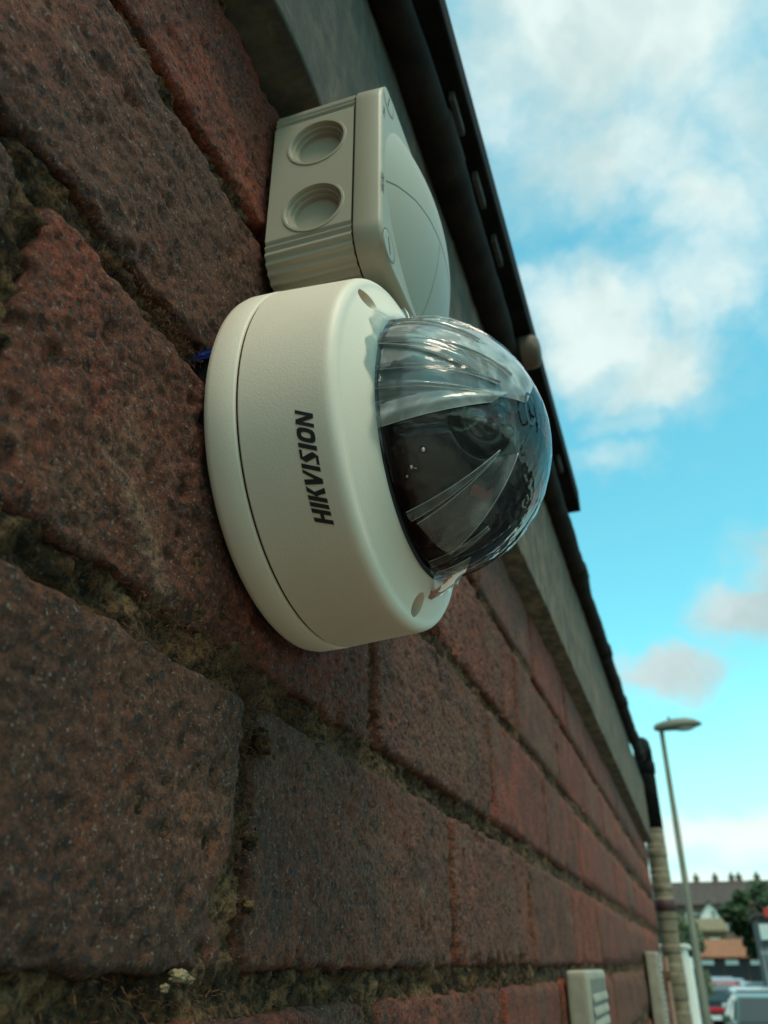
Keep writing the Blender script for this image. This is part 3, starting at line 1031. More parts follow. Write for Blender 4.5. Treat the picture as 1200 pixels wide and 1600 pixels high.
# corner screws
for sy, sz in SCR:
    q = 0.0347
    cy_, cz_ = (sy / abs(sy)) * q, (sz / abs(sz)) * q
    v, f = lathe_arrays([(0.00012, .0000), (.00012, .0046), (.00008, .0050), (-.0012, .0052)], 40)
    sc = link('lid_screw', pymesh('lid_screw', v, f, True), M['boxp'], lid, (LX1, cy_, cz_))
    v, f = lathe_arrays([(0.00006, .0053), (0.00008, .0056)], 40)
    link('screw_groove', pymesh('screw_groove', v, f), simple('screw_gap', (0.09, 0.08, 0.06), 0.7) if 'screw_gap' not in bpy.data.materials else bpy.data.materials['screw_gap'], lid, (LX1, cy_, cz_))
    a = random.uniform(-.5, .5)
    sl_ = link('screw_slot', box_me('screw_slot', 0.0001, 0.00022, -.0004, .0004, -.0030, .0030), bpy.data.materials['screw_gap'], lid, (LX1, cy_, cz_))
    sl_.rotation_euler = (a, 0, 0)


# raised or printed characters made of flat strokes ------------------------------
def stroke(p, q, w):
    p, q = np.array(p, float), np.array(q, float)
    d = (q - p) / np.linalg.norm(q - p)
    n_ = np.array([-d[1], d[0]]) * w / 2
    return [tuple(p - n_), tuple(q - n_), tuple(q + n_), tuple(p + n_)]


def ringpoly(cx, cy, rx, ry, w, n=24, a0=0, a1=2 * pi, power=2.0):
    quads = []

    def pt(a, k):
        c, s = cos(a), sin(a)
        f_ = lambda t_: math.copysign(abs(t_) ** (2 / power), t_)
        return (cx + f_(c) * (rx + k), cy + f_(s) * (ry + k))
    for i in range(n):
        a, b_ = a0 + (a1 - a0) * i / n, a0 + (a1 - a0) * (i + 1) / n
        quads.append([pt(a, -w), pt(a, 0), pt(b_, 0), pt(b_, -w)])
    return quads


def glyph_mesh(name, quads, mapf, sub=3):
    V, F = [], []
    for q in quads:
        q = [np.array(p, float) for p in q]
        b0 = len(V)
        m = sub + 1
        for i in range(m):
            for j in range(m):
                u, w = i / sub, j / sub
                p = (1 - w) * ((1 - u) * q[0] + u * q[1]) + w * ((1 - u) * q[3] + u * q[2])
                V.append(mapf(*p))
        F += [(b0 + i * m + j, b0 + (i + 1) * m + j, b0 + (i + 1) * m + j + 1, b0 + i * m + j + 1) for i in range(sub) for j in range(sub)]
    return pymesh(name, V, F)


def lid_text(quads, y0, z0, sc, name):
    # text climbs (+z), letter tops towards -y
    mp = lambda a, u: (LX1 + .00009, y0 - u * sc, z0 + a * sc)
    return link(name, glyph_mesh(name, quads, mp, 1), bpy.data.materials['screw_gap'], lid)


tq = []
w_ = .16
tq += [stroke((0, 0), (.0, 1), w_), stroke((.55, 0), (.55, 1), w_), stroke((0, .5), (.55, .5), w_)]
tq += ringpoly(1.25, .5, .42, .5, w_)
tq += [stroke((1.95, 0), (2.5, 1), w_), stroke((2.5, 0), (1.95, 1), w_)]
tq += [stroke((2.85, 0), (2.95, 1), w_)]
lid_text(tq, -0.0395, -0.0165, 0.0026, 'embossed_lettering')
tq = [stroke((0, 0), (0, 1), w_), stroke((.35, 0), (.35, 1), w_)] + ringpoly(.62, .72, .25, .28, w_, 12) + ringpoly(1.35, .3, .28, .3, w_, 12) + ringpoly(2.1, .3, .28, .3, w_, 12) + [stroke((1.1, .3), (1.3, 1), w_), stroke((1.85, .3), (2.05, 1), w_)]
lid_text(tq, -0.0385, 0.0215, 0.0019, 'embossed_lettering')

# ------------------------------------------------------------------ dome camera
ax = Vector((0.040, -0.0020, -0.0009)).normalized()
ez = Vector((0, 0, 1))
ey = ez.cross(ax).normalized()
ez = ax.cross(ey).normalized()
dc = empty('dome_camera', (0, 0, 0))
dc.matrix_world = Matrix(((ax.x, ey.x, ez.x, 0.0018), (ax.y, ey.y, ez.y, 0.2034), (ax.z, ey.z, ez.z, 0.1347), (0, 0, 0, 1)))
tag(dc, 'cream vandal dome security camera wrapped in crinkled clear film, lettered on its side', 'security camera')

v, f = lathe_arrays([(.0000, .0530), (.0002, .0543), (.0009, .0550), (.0024, .0553), (.0091, .0550), (.0095, .0547), (.0096, .0542)], 200, True)
link('base_ring', pymesh('base_ring', v, f, True), M['casing'], dc)
v, f = lathe_arrays([(-.007, .0520), (.0004, .0520)], 120, True, True)
link('gap_filler', pymesh('gap_filler', v, f), M['liner'], dc)  # black ring added so the gap behind the base looks like contact shadow
v, f = lathe_arrays([(.0094, .0539), (.0104, .0539)], 200)
link('seam', pymesh('seam', v, f, True), M['print'], dc)
prof = [(.0103, .050), (.0101, .0542), (.0102, .0545), (.0106, .0548), (.0210, .0539), (.0314, .0530), (.0330, .05286)]
for k in range(1, 9):
    a = pi / 2 * k / 8
    prof.append((.0330 + .0031 * sin(a), .0496 + .0032 * cos(a)))
prof += [(.0366, .0486), (.0375, .0468), (.0383, .0452), (.0394, .0432), (.0405, .0415), (.0411, .0404), (.0413, .0396), (.0413, .0391), (.0407, .0386), (.031, .0383), (.031, .050)]
v, f = lathe_arrays(prof + [prof[0]], 200)
cover = link('cover', pymesh('cover', v, f), M['casing'])
me = cover.data
bm = bmesh.new()
bm.from_mesh(me)
bmesh.ops.remove_doubles(bm, verts=bm.verts, dist=1e-7)
bmesh.ops.recalc_face_normals(bm, faces=bm.faces)
bm.to_mesh(me)
bm.free()
me.shade_smooth()
SCREWS = [radians(a) for a in (143, -82, 53, -172 + 180 + 20)]
SCREWS = [radians(143), radians(-84), radians(28)]
for a in SCREWS:
    v, f = lathe_arrays([(.0322, .0033), (.055, .0033)], 32, True, True)
    cme = pymesh('cutter', v, f)
    bm = bmesh.new()
    bm.from_mesh(cme)
    bmesh.ops.recalc_face_normals(bm, faces=bm.faces)
    bm.to_mesh(cme)
    bm.free()
    cut = link('cutter', cme, None, None, (0, .0468 * cos(a), .0468 * sin(a)))
    md = cover.modifiers.new('hole', 'BOOLEAN')
    md.operation = 'DIFFERENCE'
    md.solver = 'EXACT'
    md.object = cut
    bpy.context.view_layer.update()
    dg = bpy.context.evaluated_depsgraph_get()
    nm = bpy.data.meshes.new_from_object(cover.evaluated_get(dg))
    cover.modifiers.clear()
    cover.data = nm
    bpy.data.objects.remove(cut)
cover.parent = dc
cover.data.materials.clear()
cover.data.materials.append(M['casing'])
bm = bmesh.new()
bm.from_mesh(cover.data)
for e in bm.edges:
    if len(e.link_faces) == 2 and e.calc_face_angle(0) > radians(38):
        e.smooth = False
for fc in bm.faces:
    fc.smooth = True
bm.to_mesh(cover.data)
bm.free()
for a in SCREWS:
    v, f = lathe_arrays([(.0323, .0), (.0338, .0014), (.0340, .0022), (.0325, .0024)], 24)
    link('cover_screw', pymesh('cover_screw', v, f, True), M['rim'], dc, (0, .0468 * cos(a), .0468 * sin(a)))

# lettering printed on the side of the cover


def rect(x0, x1, y0, y1):
    return [(x0, y0), (x1, y0), (x1, y1), (x0, y1)]


def letters():
    s = .27
    g = []

    def H():
        return [rect(0, s, 0, 1), rect(.56, .56 + s, 0, 1), rect(s, .56, .40, .60)], .83

    def I():
        return [rect(0, s, 0, 1)], s

    def K():
        return [rect(0, s, 0, 1), [(s, .44), (.48, 1), (.80, 1), (.50, .50)], [(s, .62), (.52, .62), (.92, 0), (.58, 0)]], .88

    def Vv():
        return [[(0, 1), (.31, 1), (.48, .34), (.27, 0)], [(.27, 0), (.56, 0), (.90, 1), (.70, 1)]], .86

    def Ss():
        return [rect(.17, .70, .85, 1), rect(0, .53, 0, .15), [(0, .70), (.17, 1), (.70, .30), (.53, 0)]], .70

    def O():
        return ringpoly(.42, .5, .42, .5, .25, 28, 0, 2 * pi, 3.0), .84

    def Nn():
        return [rect(0, .22, 0, 1), rect(.62, .84, 0, 1), [(.0, 1), (.26, 1), (.84, 0), (.58, 0)]], .84
    x = 0
    for fn in (H, I, K, Vv, I, Ss, I, O, Nn):
        q, w = fn()
        if fn is Vv:
            x -= .13
        for quad in q:
            g.append([(px + x + .42 * py, py) for px, py in quad])
        x += w + .12
    return g, x


lq, tw = letters()
A0, A1 = radians(-131.5), radians(-162.0)


def on_cover(a, u):
    x = 0.0302 - .0046 * u
    r = .0548 - (x - .0106) / (.0314 - .0106) * .0018
    phi = A0 + (A1 - A0) * a / tw
    return (x, (r + .00016) * cos(phi), (r + .00016) * sin(phi))


link('printed_lettering', glyph_mesh('printed_lettering', lq, on_cover, 3), M['print'], dc)

# inside: black trim ring, shroud, lens
v, f = lathe_arrays([(.0310, .0381), (.0417, .0381), (.0417, .0366), (.031, .033)], 120)
link('trim_ring', pymesh('trim_ring', v, f, True), M['liner'], dc)
DCX, DR = 0.0410, 0.0368


def sph_pt(th, ph, R, cx=DCX):
    return Vector((cx + R * cos(th), R * sin(th) * cos(ph), R * sin(th) * sin(ph)))


# shroud: glossy black ball with a slot for the lens
nt, npz = 60, 120
th_l, ph_l = radians(40), radians(-162)
V, F = [], []
for i in range(nt + 1):
    for k in range(npz):
        th, ph = radians(96) * i / nt, 2 * pi * k / npz
        R = 0.0316
        p = sph_pt(th, ph, 1, 0)
        lq_ = sph_pt(th_l, ph_l, 1, 0)
        ang_ = p.angle(lq_)
        R -= 0.007 * (1 - min(1, max(0, (ang_ - radians(15)) / radians(4))))
        R -= 0.0012 * (1 if abs(ph - radians(200)) < radians(2.2) and th > radians(45) else 0)
        V.append(sph_pt(th, ph, R))
for i in range(nt):
    for k in range(npz):
        F.append((i * npz + k, (i + 1) * npz + k, (i + 1) * npz + (k + 1) % npz, i * npz + (k + 1) % npz))
link('shroud', pymesh('shroud', V, F, True), M['shroud'], dc)
ld = sph_pt(th_l, ph_l, 1, 0)
lm = ld.to_track_quat('X', 'Z')


def lens_part(name, prof_, mat, n=40):
    v_, f_ = lathe_arrays(prof_, n)
    o_ = link(name, pymesh(name, v_, f_, True), mat, dc, sph_pt(th_l, ph_l, 0.0236))
    o_.rotation_mode = 'QUATERNION'
    o_.rotation_quaternion = lm
    return o_


lb = lens_part('lens_barrel', [(0, .0078), (.0066, .0078), (.0074, .0072), (.0074, .0060), (.0060, .0052)], M['liner'])
lens_part('lens_front', [(.0058, .0054), (.0068, .0040), (.0074, .0022), (.0076, 0)], M['lens'])
M['chrome'] = simple('polished_metal', (0.75, 0.75, 0.74), 0.16, metal=1.0)
for (th, ph, r_, nm, mt) in ((74, -147, .0012, 'glint_bead', 'chrome'), (81, -140, .0009, 'glint_bead', 'chrome'), (84, -136, .0006, 'glint_bead', 'chrome'), (79, -139, .0004, 'glint_bead', 'chrome'),  # chrome beads added on the shroud to give bright glints
                             (28, -150, .0022, 'infrared_lamp', 'lens'), (33, -163, .0018, 'infrared_lamp', 'lens'), (37, -155, .0016, 'infrared_lamp', 'lens'), (30, -176, .0018, 'infrared_lamp', 'lens')):
    bm = bmesh.new()
    bmesh.ops.create_icosphere(bm, subdivisions=3, radius=r_)
    link(nm, bmesh_to(nm, bm, True), M[mt], dc, sph_pt(radians(th), radians(ph), .0318))
V, F = [], []
for i in range(13):
    for k, dr in enumerate((-3.0, 3.0)):
        th = radians(45 + 14 * i / 12 + dr * .3)
        ph = radians(-113 + dr * (.4 + sin(pi * i / 12)) + 5 * sin(i * .5))
        V.append(sph_pt(th, ph, .0320))
F = [(2 * i, 2 * i + 1, 2 * i + 3, 2 * i + 2) for i in range(12)]
link('red_strip', pymesh('red_strip', V, F, True), M['dim_red'], dc)  # narrow dark red strip just above the shroud surface

# clear polycarbonate dome
V, F = [], []
nt, npz = 40, 96
for i in range(nt + 1):
    for k in range(npz):
        V.append(sph_pt(radians(91) * i / nt, 2 * pi * k / npz, DR))
for i in range(nt):
    for k in range(npz):
        F.append((i * npz + k, (i + 1) * npz + k, (i + 1) * npz + (k + 1) % npz, i * npz + (k + 1) % npz))
link('clear_dome', pymesh('clear_dome', V, F, True), M['dome'], dc)

# protective film: pleated sheet over the dome, flaring on to the cover, pulled short at the lower left
nt, npz = 150, 540
TH, PH = np.meshgrid(np.linspace(0.001, 1, nt + 1), np.linspace(-pi, pi, npz, endpoint=False), indexing='ij')
deg = np.degrees(PH)


def bumpf(x, c, w):
    d = (x - c + 180) % 360 - 180
    return np.exp(-(d / w) ** 2)


edge = 94 + 2.5 * np.sin(PH * 5 + 1) + 1.5 * np.sin(PH * 13) + 1.0 * np.sin(PH * 31) + 3 * bumpf(deg, 168, 26)
gap = np.clip(bumpf(deg, -117, 26) * 1.25, 0, 1)
edge = edge * (1 - gap) + (82 + 2.0 * np.sin(deg * .35)) * gap
THR = np.radians(edge) * TH
R = np.full(THR.shape, DR + 0.0006)
rng = np.random.default_rng(5)
for _ in range(20):
    c = rng.uniform(-180, 180)
    w = rng.uniform(.8, 3.2)
    drift = rng.uniform(-22, 22)
    t0 = rng.uniform(28, 62)
    a = rng.uniform(.0003, .0016)
    d = (deg - (c + drift * (1 - np.degrees(THR) / 90)) + 180) % 360 - 180
    tri = np.clip(1 - np.abs(d) / w, 0, 1) if rng.random() < .6 else np.exp(-(d / w) ** 2)
    R += a * tri * np.clip((np.degrees(THR) - t0) / 40, 0, 1)
knots = np.sort(rng.uniform(-180, 180, 30))
kv = rng.uniform(0, .0019, 30)
R += np.interp(deg + 10 * np.sin(THR * 2), np.r_[knots - 360, knots, knots + 360], np.r_[kv, kv, kv]) * np.clip((np.degrees(THR) - 25) / 50, 0, 1)
PP = np.stack([np.cos(THR).ravel(), (np.sin(THR) * np.cos(PH)).ravel(), (np.sin(THR) * np.sin(PH)).ravel()], -1)
nz_ = np.abs(fbm(PP, 5, 3, 31)).reshape(R.shape)
R += .0006 * np.clip(.35 - nz_, 0, 1) * np.clip(np.degrees(THR) / 40, .3, 1)
thd = np.degrees(THR)
over = np.clip(thd - 88, 0, None)
X = DCX + R * np.cos(np.minimum(THR, radians(88)))
RR = R * np.sin(np.minimum(THR, radians(88))) + over * .00055
X = X - np.clip(over - 2, 0, None) * .00042 + np.where(over > 0, .0008, 0) * np.clip(over / 6, 0, 1)
V = np.stack([X.ravel(), (RR * np.cos(PH)).ravel(), (RR * np.sin(PH)).ravel()], -1)
idx = np.arange(V.shape[0]).reshape(nt + 1, npz)
Q = np.stack([idx[:-1], idx[1:], np.roll(idx, -1, 1)[1:], np.roll(idx, -1, 1)[:-1]], -1).reshape(-1, 4)
film = link('protective_film', npmesh('protective_film', V, Q), M['film'], dc)


def fold(corners, lift, nu=24, nv=8, seed=0, name='film_fold'):
    """a creased double strip of film lying over the dome; corners (polar, phi, extra radius)"""
    c = [np.array(sph_pt(radians(a), radians(b_), DR + .0018 + e)) for a, b_, e in corners]
    V, F = [], []
    for i in range(nu + 1):
        for j in range(nv + 1):
            u, w = i / nu, j / nv
            p = (1 - u) * ((1 - w) * c[0] + w * c[3]) + u * ((1 - w) * c[1] + w * c[2])
            q = p - np.array((DCX, 0, 0))
            r0 = np.linalg.norm(q)
            re0 = (1 - u) * ((1 - w) * corners[0][2] + w * corners[3][2]) + u * ((1 - w) * corners[1][2] + w * corners[2][2])
            rr = DR + .0018 + re0 + lift * sin(pi * w) + .0003 * sin(9 * w + 3 * u + seed) * sin(pi * w)
            p = np.array((DCX, 0, 0)) + q / r0 * rr
            V.append(p)
    for i in range(nu):
        for j in range(nv):
            a = i * (nv + 1) + j
            F.append((a, a + 1, a + nv + 2, a + nv + 1))
    for side, (e0, e1) in enumerate(((0, nv + 1), (nv, nv + 1))) if name != 'film_layer' else ():
        pts = [tuple(V[i * (nv + 1) + (0 if side == 0 else nv)]) for i in range(nu + 1)]
        link('fold_glint', tube_me('fold_glint', pts, .00012, 6), M['glint'], film)  # pale milky tubes paint the highlight caught along the fold edges
    return link(name, pymesh(name, V, F, True), M['layer' if name in ('film_layer', 'film_band') else 'fold'], film)


fold([(95, 108, -.0008), (22, 130, -.0010), (24, 185, -.0010), (95, 192, -.0008)], .0006, 60, 50, seed=8, name='film_layer')
fold([(94, -168, 0), (36, -175, 0), (44, -166, 0), (94, -157.5, .0003)], .0006, seed=1, name='film_band')
fold([(83, -119, .001), (47, -136, .0004), (37, -134, .001), (76, -101, .0022)], .0006, seed=2)
fold([(86, -124, .0), (44, -139, 0), (45, -137.5, .0002), (85, -120, .0004)], .0006, seed=3)
fold([(92, 150, .0), (50, 170, 0), (48, 178, .0004), (92, 163, .001)], .0007, seed=5)
fold([(70, -89, .0002), (86, -87, .0006), (96, -73, .0066), (83, -76, .0028)], .0009, seed=6, name='film_flap')

# long narrow pleats running from the rim towards the apex
for c, w, dr, t0, t1 in ((-176, 2.0, 6, 92, 44), (-94, 2.0, -8, 86, 58), (140, 3, 12, 92, 50), (176, 1.6, 5, 92, 40), (160, 2.2, 9, 92, 34)):
    fold([(t0, c - w, 0), (t1, c + dr - .6, 0), (t1, c + dr + .6, .0002), (t0, c + w, .0004)], .0007, 20, 6, seed=c, name='film_pleat')
# dark characters printed on the film near the top of the dome
fq = ringpoly(.45, .5, .42, .62, .13, 22, .5, 2 * pi - .5) + [stroke((1.1, -.1), (1.1, 1.1), .12), stroke((1.7, -.1), (1.7, 1.1), .12), stroke((1.1, .5), (1.7, .5), .1)]


def on_film(a, u):
    # placed on the sphere around polar 18, phi 180, running towards the apex
    c0 = sph_pt(radians(20), radians(-168), 1, 0)
    t1 = Vector((1, 0, 0)).cross(c0).normalized()
    t2 = c0.cross(t1).normalized()
    p = c0 * .0388 + t2 * ((a - .9) * .0058) + t1 * ((u - .5) * .0078)
    p = p.normalized() * .0388
    return (DCX + p.x, p.y, p.z)


link('film_print', glyph_mesh('film_print', fq, on_film, 2), simple('film_ink', (0.02, 0.035, 0.04), 0.4), film)

# ------------------------------------------------------------------ vents and pipes along the wall


def vent(y0, y1, ztop, zbot, xo, label, mat, slat_from):
    e = empty('air_vent', (0, (y0 + y1) / 2, zbot))
    tag(e, label, 'vent', 'cream vents on the wall')
    Oe = Vector(e.location)
    link('vent_case', box_me('vent_case', 0, xo, y0, y1, zbot, ztop, bevel=.004, seg=3, smooth=False), mat, e, -Oe)
    link('vent_face', box_me('vent_face', xo - .0002, xo + .0004, y0 + .012, y1 - .008, zbot + .01, ztop - .006), M['vgrey'], e, -Oe)  # plate coloured darker to stand for the shaded gaps between slats
    z = slat_from
    while z > zbot + .014:
        s_ = link('slat', pymesh('slat', [(0, y0 + .014, .002), (0, y1 - .010, .002), (.0010, y1 - .010, -.0022), (.0010, y0 + .014, -.0022), (.0010, y0 + .014, -.0040), (.0010, y1 - .010, -.0040), (0, y1 - .010, -.0005), (0, y0 + .014, -.0005)],
                                  [(0, 1, 2, 3), (3, 2, 5, 4), (4, 5, 6, 7), (0, 3, 4, 7), (1, 6, 5, 2)]), mat, e, Vector((xo + .0003, 0, z)) - Oe)
        z -= .0085
    return e


vent(.700, .825, -.0045, -.105, .0165, 'cream louvred air vent low on the wall beside the red bricks', M['cream'], -.0215)
vent(1.70, 1.80, .018, -.135, .020, 'narrow cream vent with toothed edge further along the wall before the pipes', M['cream'], .008)

bp = empty('brown_pipe', (.0205, 2.02, GZ))
tag(bp, 'thin orange brown pipe standing between the narrow vent and the tan downpipe', 'pipe')
link('pipe_run', tube_me('pipe_run', [(.0205, 2.02, GZ), (.0205, 2.02, .012)], .0062, 16), M['copper'], bp, -Vector(bp.location))
for z in (-1.2, -.5, -.02):
    link('pipe_clip', box_me('pipe_clip', 0, .028, 2.012, 2.028, z - .006, z + .006), M['copper'], bp, -Vector(bp.location))

dp = empty('downpipe', (.0195, 2.53, GZ))
tag(dp, 'downpipe, black at the elbow and wrapped in ribbed tan bands below', 'downpipe')
DO = Vector(dp.location)
px, py = .0195, 2.53
link('elbow', tube_me('elbow', [(.0205, 2.36, .487), (.021, 2.42, .525), (.021, 2.47, .538), (.0205, 2.51, .530), (px, py, .505), (px, py, .47), (px, py, .325)], [.012, .018, .0225, .025, .0255, .0255, .0255], 24), M['tar'], dp, -DO)
link('elbow_socket', tube_me('elbow_socket', [(px, py, .47), (px, py, .472), (px, py, .500), (px, py, .502)], [.0255, .0285, .0285, .0255], 24), M['tar'], dp, -DO)
zt = .324
path, rad = [], []
rng = random.Random(3)
while zt > -0.55:
    h = rng.uniform(.012, .034)
    r = .0248 + rng.uniform(-.0008, .0010)
    path += [(px, py, zt), (px, py, zt - .003), (px, py, zt - h + .003), (px, py, zt - h)]
    rad += [r - .0002, r, r + rng.uniform(-.0003, .0003), r - .0002]
    zt -= h
link('wrapped_pipe', tube_me('wrapped_pipe', path, rad, 20), M['tan'], dp, -DO)
link('plain_pipe', tube_me('plain_pipe', [(px, py, zt), (px, py, GZ)], .0255, 20), M['tan'], dp, -DO)
link('maroon_band', tube_me('maroon_band', [(px, py, .120), (px, py, .121), (px, py, .146), (px, py, .147)], [.027, .0284, .0284, .027], 24), M['maroon'], dp, -DO)
for z in (.40, -.75):
    link('pipe_bracket', box_me('pipe_bracket', -.06, -.004, 2.52, 2.54, z - .01, z + .01), M['tar'], dp, -DO)

mb = empty('meter_cabinet', (-.03, 2.75, GZ))
tag(mb, 'white meter cabinet behind the tan downpipe at the end of the wall', 'cabinet')
MO = Vector(mb.location)
link('cabinet_body', box_me('cabinet_body', -.12, .052, 2.68, 3.05, GZ - .1, .036, bevel=.006), M['white'], mb, -MO)
link('cabinet_door', box_me('cabinet_door', .0522, .060, 2.70, 3.03, -.9, .015, bevel=.002), M['white'], mb, -MO)
link('cabinet_cap', box_me('cabinet_cap', -.125, .062, 2.675, 3.055, .0362, .046, bevel=.002), M['white'], mb, -MO)

# ------------------------------------------------------------------ street lamp
sl_e = empty('street_lamp', (-.02, 16.0, GZ))
tag(sl_e, 'tall green grey street lamp with an oval lantern against the sky', 'street lamp')
SO = Vector(sl_e.location)
link('lamp_post', tube_me('lamp_post', [(-.02, 16, GZ), (-.02, 16, GZ + 1.1), (-.02, 16, GZ + 1.12), (-.02, 16, 3.74)], [.085, .085, .062, .042], 16), M['pole'], sl_e, -SO)
V, F = [], []
secs = [(-.13, .03, 0), (-.09, .075, 0), (.05, .105, .015), (.25, .125, .030), (.45, .12, .035), (.60, .085, .03), (.69, .04, .02), (.715, .008, .015)]
n = 20
for x, r, zc in secs:
    for k in range(n):
        a = 2 * pi * k / n
        V.append((x, r * 1.05 * cos(a), 3.765 + zc + r * (.95 if sin(a) > 0 else .75) * sin(a)))
for i in range(len(secs) - 1):
    F += [(i * n + k, i * n + (k + 1) % n, (i + 1) * n + (k + 1) % n, (i + 1) * n + k) for k in range(n)]
F += [tuple(range(n)), tuple((len(secs) - 1) * n + k for k in range(n))]
hd = link('lantern', pymesh('lantern', [(v_[0] - .02, v_[1] + 16, v_[2]) for v_ in V], F, True), M['lampc'], sl_e, -SO)
bm = bmesh.new()
bmesh.ops.create_uvsphere(bm, u_segments=20, v_segments=10, radius=1)
for v_ in bm.verts:
    v_.co = Vector((.38 + v_.co.x * .19, 16 + v_.co.y * .09, 3.735 + v_.co.z * .06))
link('lamp_bowl', bmesh_to('lamp_bowl', bm, True), M['lampg'], hd)
link('photocell', tube_me('photocell', [(.14, 16, 3.86), (.14, 16, 3.95), (.14, 16, 3.955)], [.022, .022, .012], 12), M['rubber'], hd)

# ------------------------------------------------------------------ cars


def extrude_profile(bm, prof_, half_w, inset):
    """side profile (y, z, inset factor) swept across the width with tucked-in upper edges"""
    rows = []
    for s_ in (-1, -.93, .93, 1):
        rr = []
        for y, z, ins in prof_:
            k = half_w - ins
            rr.append(bm.verts.new((s_ * k if abs(s_) == 1 else s_ * k, y, z - (.0 if abs(s_) < 1 else .03))))
        rows.append(rr)
    n_ = len(prof_)
    for a, b_ in zip(rows, rows[1:]):
        for i in range(n_):
            bm.faces.new((a[i], a[(i + 1) % n_], b_[(i + 1) % n_], b_[i]))
    bm.faces.new(rows[0])
    bm.faces.new(rows[-1][::-1])


def car(x, y, rz, paint, label, group='cars parked along the street', wide=.86):
    e = empty('parked_car', (x, y, GZ - .131), (0, 0, rz))
    tag(e, label, 'car', group)
    bm = bmesh.new()     # front towards -y
    prof_ = [(-2.05, .32, .06), (-2.10, .55, .05), (-2.0, .72, .06), (-1.15, .92, .06), (.1, .96, .03), (1.6, .98, .04), (2.0, .92, .07), (2.08, .55, .06), (2.02, .30, .06), (1.0, .22, .08), (-1.0, .22, .08)]
    extrude_profile(bm, prof_, wide, 0)
    body = link('car_body', bmesh_to('car_body', bm, False), paint, e)
    bm = bmesh.new()
    prof_ = [(-1.10, .93, .08), (-.42, 1.38, .22), (.0, 1.44, .24), (.9, 1.42, .24), (1.35, 1.28, .22), (1.78, .97, .10)]
    extrude_profile(bm, prof_, wide, 0)
    link('roof', bmesh_to('roof', bm, False), paint, e)
    k = wide

    def quad(name, pts, mat, par=e):
        c_ = sum((Vector(p) for p in pts), Vector()) / 4
        nn = (Vector(pts[1]) - Vector(pts[0])).cross(Vector(pts[3]) - Vector(pts[0])).normalized() * .012
        vs = [Vector(p) + nn for p in pts] + [Vector(p) - nn for p in pts]
        return link(name, pymesh(name, vs, [(0, 1, 2, 3), (7, 6, 5, 4), (0, 4, 5, 1), (1, 5, 6, 2), (2, 6, 7, 3), (3, 7, 4, 0)]), mat, par)
    quad('windscreen', [(-k + .16, -1.06, .965), (k - .16, -1.06, .965), (k - .29, -.46, 1.355), (-k + .29, -.46, 1.355)], M['glass'])
    quad('rear_window', [(k - .18, 1.74, 1.0), (-k + .18, 1.74, 1.0), (-k + .28, 1.38, 1.265), (k - .28, 1.38, 1.265)], M['glass'])
    for s_ in (-1, 1):
        quad('side_window', [(s_ * (k - .085), -.85, 1.0), (s_ * (k - .085), .22, 1.0), (s_ * (k - .195), .22, 1.32), (s_ * (k - .185), -.38, 1.32)], M['glass'])
        quad('side_window', [(s_ * (k - .085), .30, 1.0), (s_ * (k - .085), 1.40, 1.0), (s_ * (k - .195), 1.10, 1.30), (s_ * (k - .195), .30, 1.32)], M['glass'])
        quad('headlight', [(s_ * (k - .12), -2.06, .60), (s_ * (k - .45), -2.09, .60), (s_ * (k - .45), -2.02, .74), (s_ * (k - .12), -1.97, .74)], M['lamp_clear'])
        quad('tail_light', [(s_ * (k - .10), 2.05, .66), (s_ * (k - .30), 2.075, .66), (s_ * (k - .30), 2.02, .90), (s_ * (k - .10), 1.99, .90)], M['lamp_red'])
        mm = link('door_mirror', box_me('door_mirror', s_ * (k + .05) - .08, s_ * (k + .05) + .08, -.82, -.70, .96, 1.08, bevel=.03), paint, e)
        for yy in (-1.28, 1.27):
            V_, F_ = lathe_arrays([(-.09, .16), (-.10, .30), (-.04, .315), (.04, .315), (.10, .30), (.09, .16)], 22, True, True)
            w_ = link('wheel', pymesh('wheel', V_, F_), M['rubber'], e, (s_ * (k - .08), yy, .315))
            V_, F_ = lathe_arrays([(.0, .19), (.104 * s_, .19), (.110 * s_, .05), (.110 * s_, .0)], 18)
            link('rim', pymesh('rim', V_, F_), M['rim'], w_)
    quad('number_plate', [(-.26, -2.105, .42), (.26, -2.105, .42), (.26, -2.115, .53), (-.26, -2.115, .53)], M['plate'])
    quad('grille', [(-.38, -2.09, .58), (.38, -2.09, .58), (.38, -2.04, .70), (-.38, -2.04, .70)], M['rubber'])
    quad('rear_plate', [(.26, 2.095, .55), (-.26, 2.095, .55), (-.26, 2.08, .66), (.26, 2.08, .66)], M['plate'])
    return e


def paint(name, c):
    return simple(name, c, 0.25, metal=0.15, coat=0.6)


car(1.18, 21.2, radians(3), paint('paint_green', (.045, .085, .055)), 'dark green car facing the viewer, nearest whole car at the bottom right')
car(1.95, 15.6, radians(2), paint('paint_blue', (.012, .045, .16)), 'blue car cut off by the right edge of the picture')
car(1.27, 27.0, radians(3), paint('paint_silver', (.46, .50, .50)), 'silver car parked just behind the dark green one')
car(0.12, 31.5, radians(182), paint('paint_black', (.012, .012, .013)), 'black car seen from behind with a red light bar beside the lamp post', 'cars parked along the street')
car(0.80, 41.0, radians(2), paint('paint_pale_blue', (.20, .30, .36)), 'pale blue car in the middle of the parked row')
car(0.55, 46.3, radians(1), paint('paint_slate', (.07, .13, .19)), 'slate blue car at the far end of the row below the orange roof')
car(1.75, 34.5, radians(4), paint('paint_white', (.62, .60, .57)), 'off white car parked on the right under the tree')
car(0.36, 36.4, radians(182), paint('paint_red', (.42, .012, .02)), 'red car just beyond the black car by the lamp post')
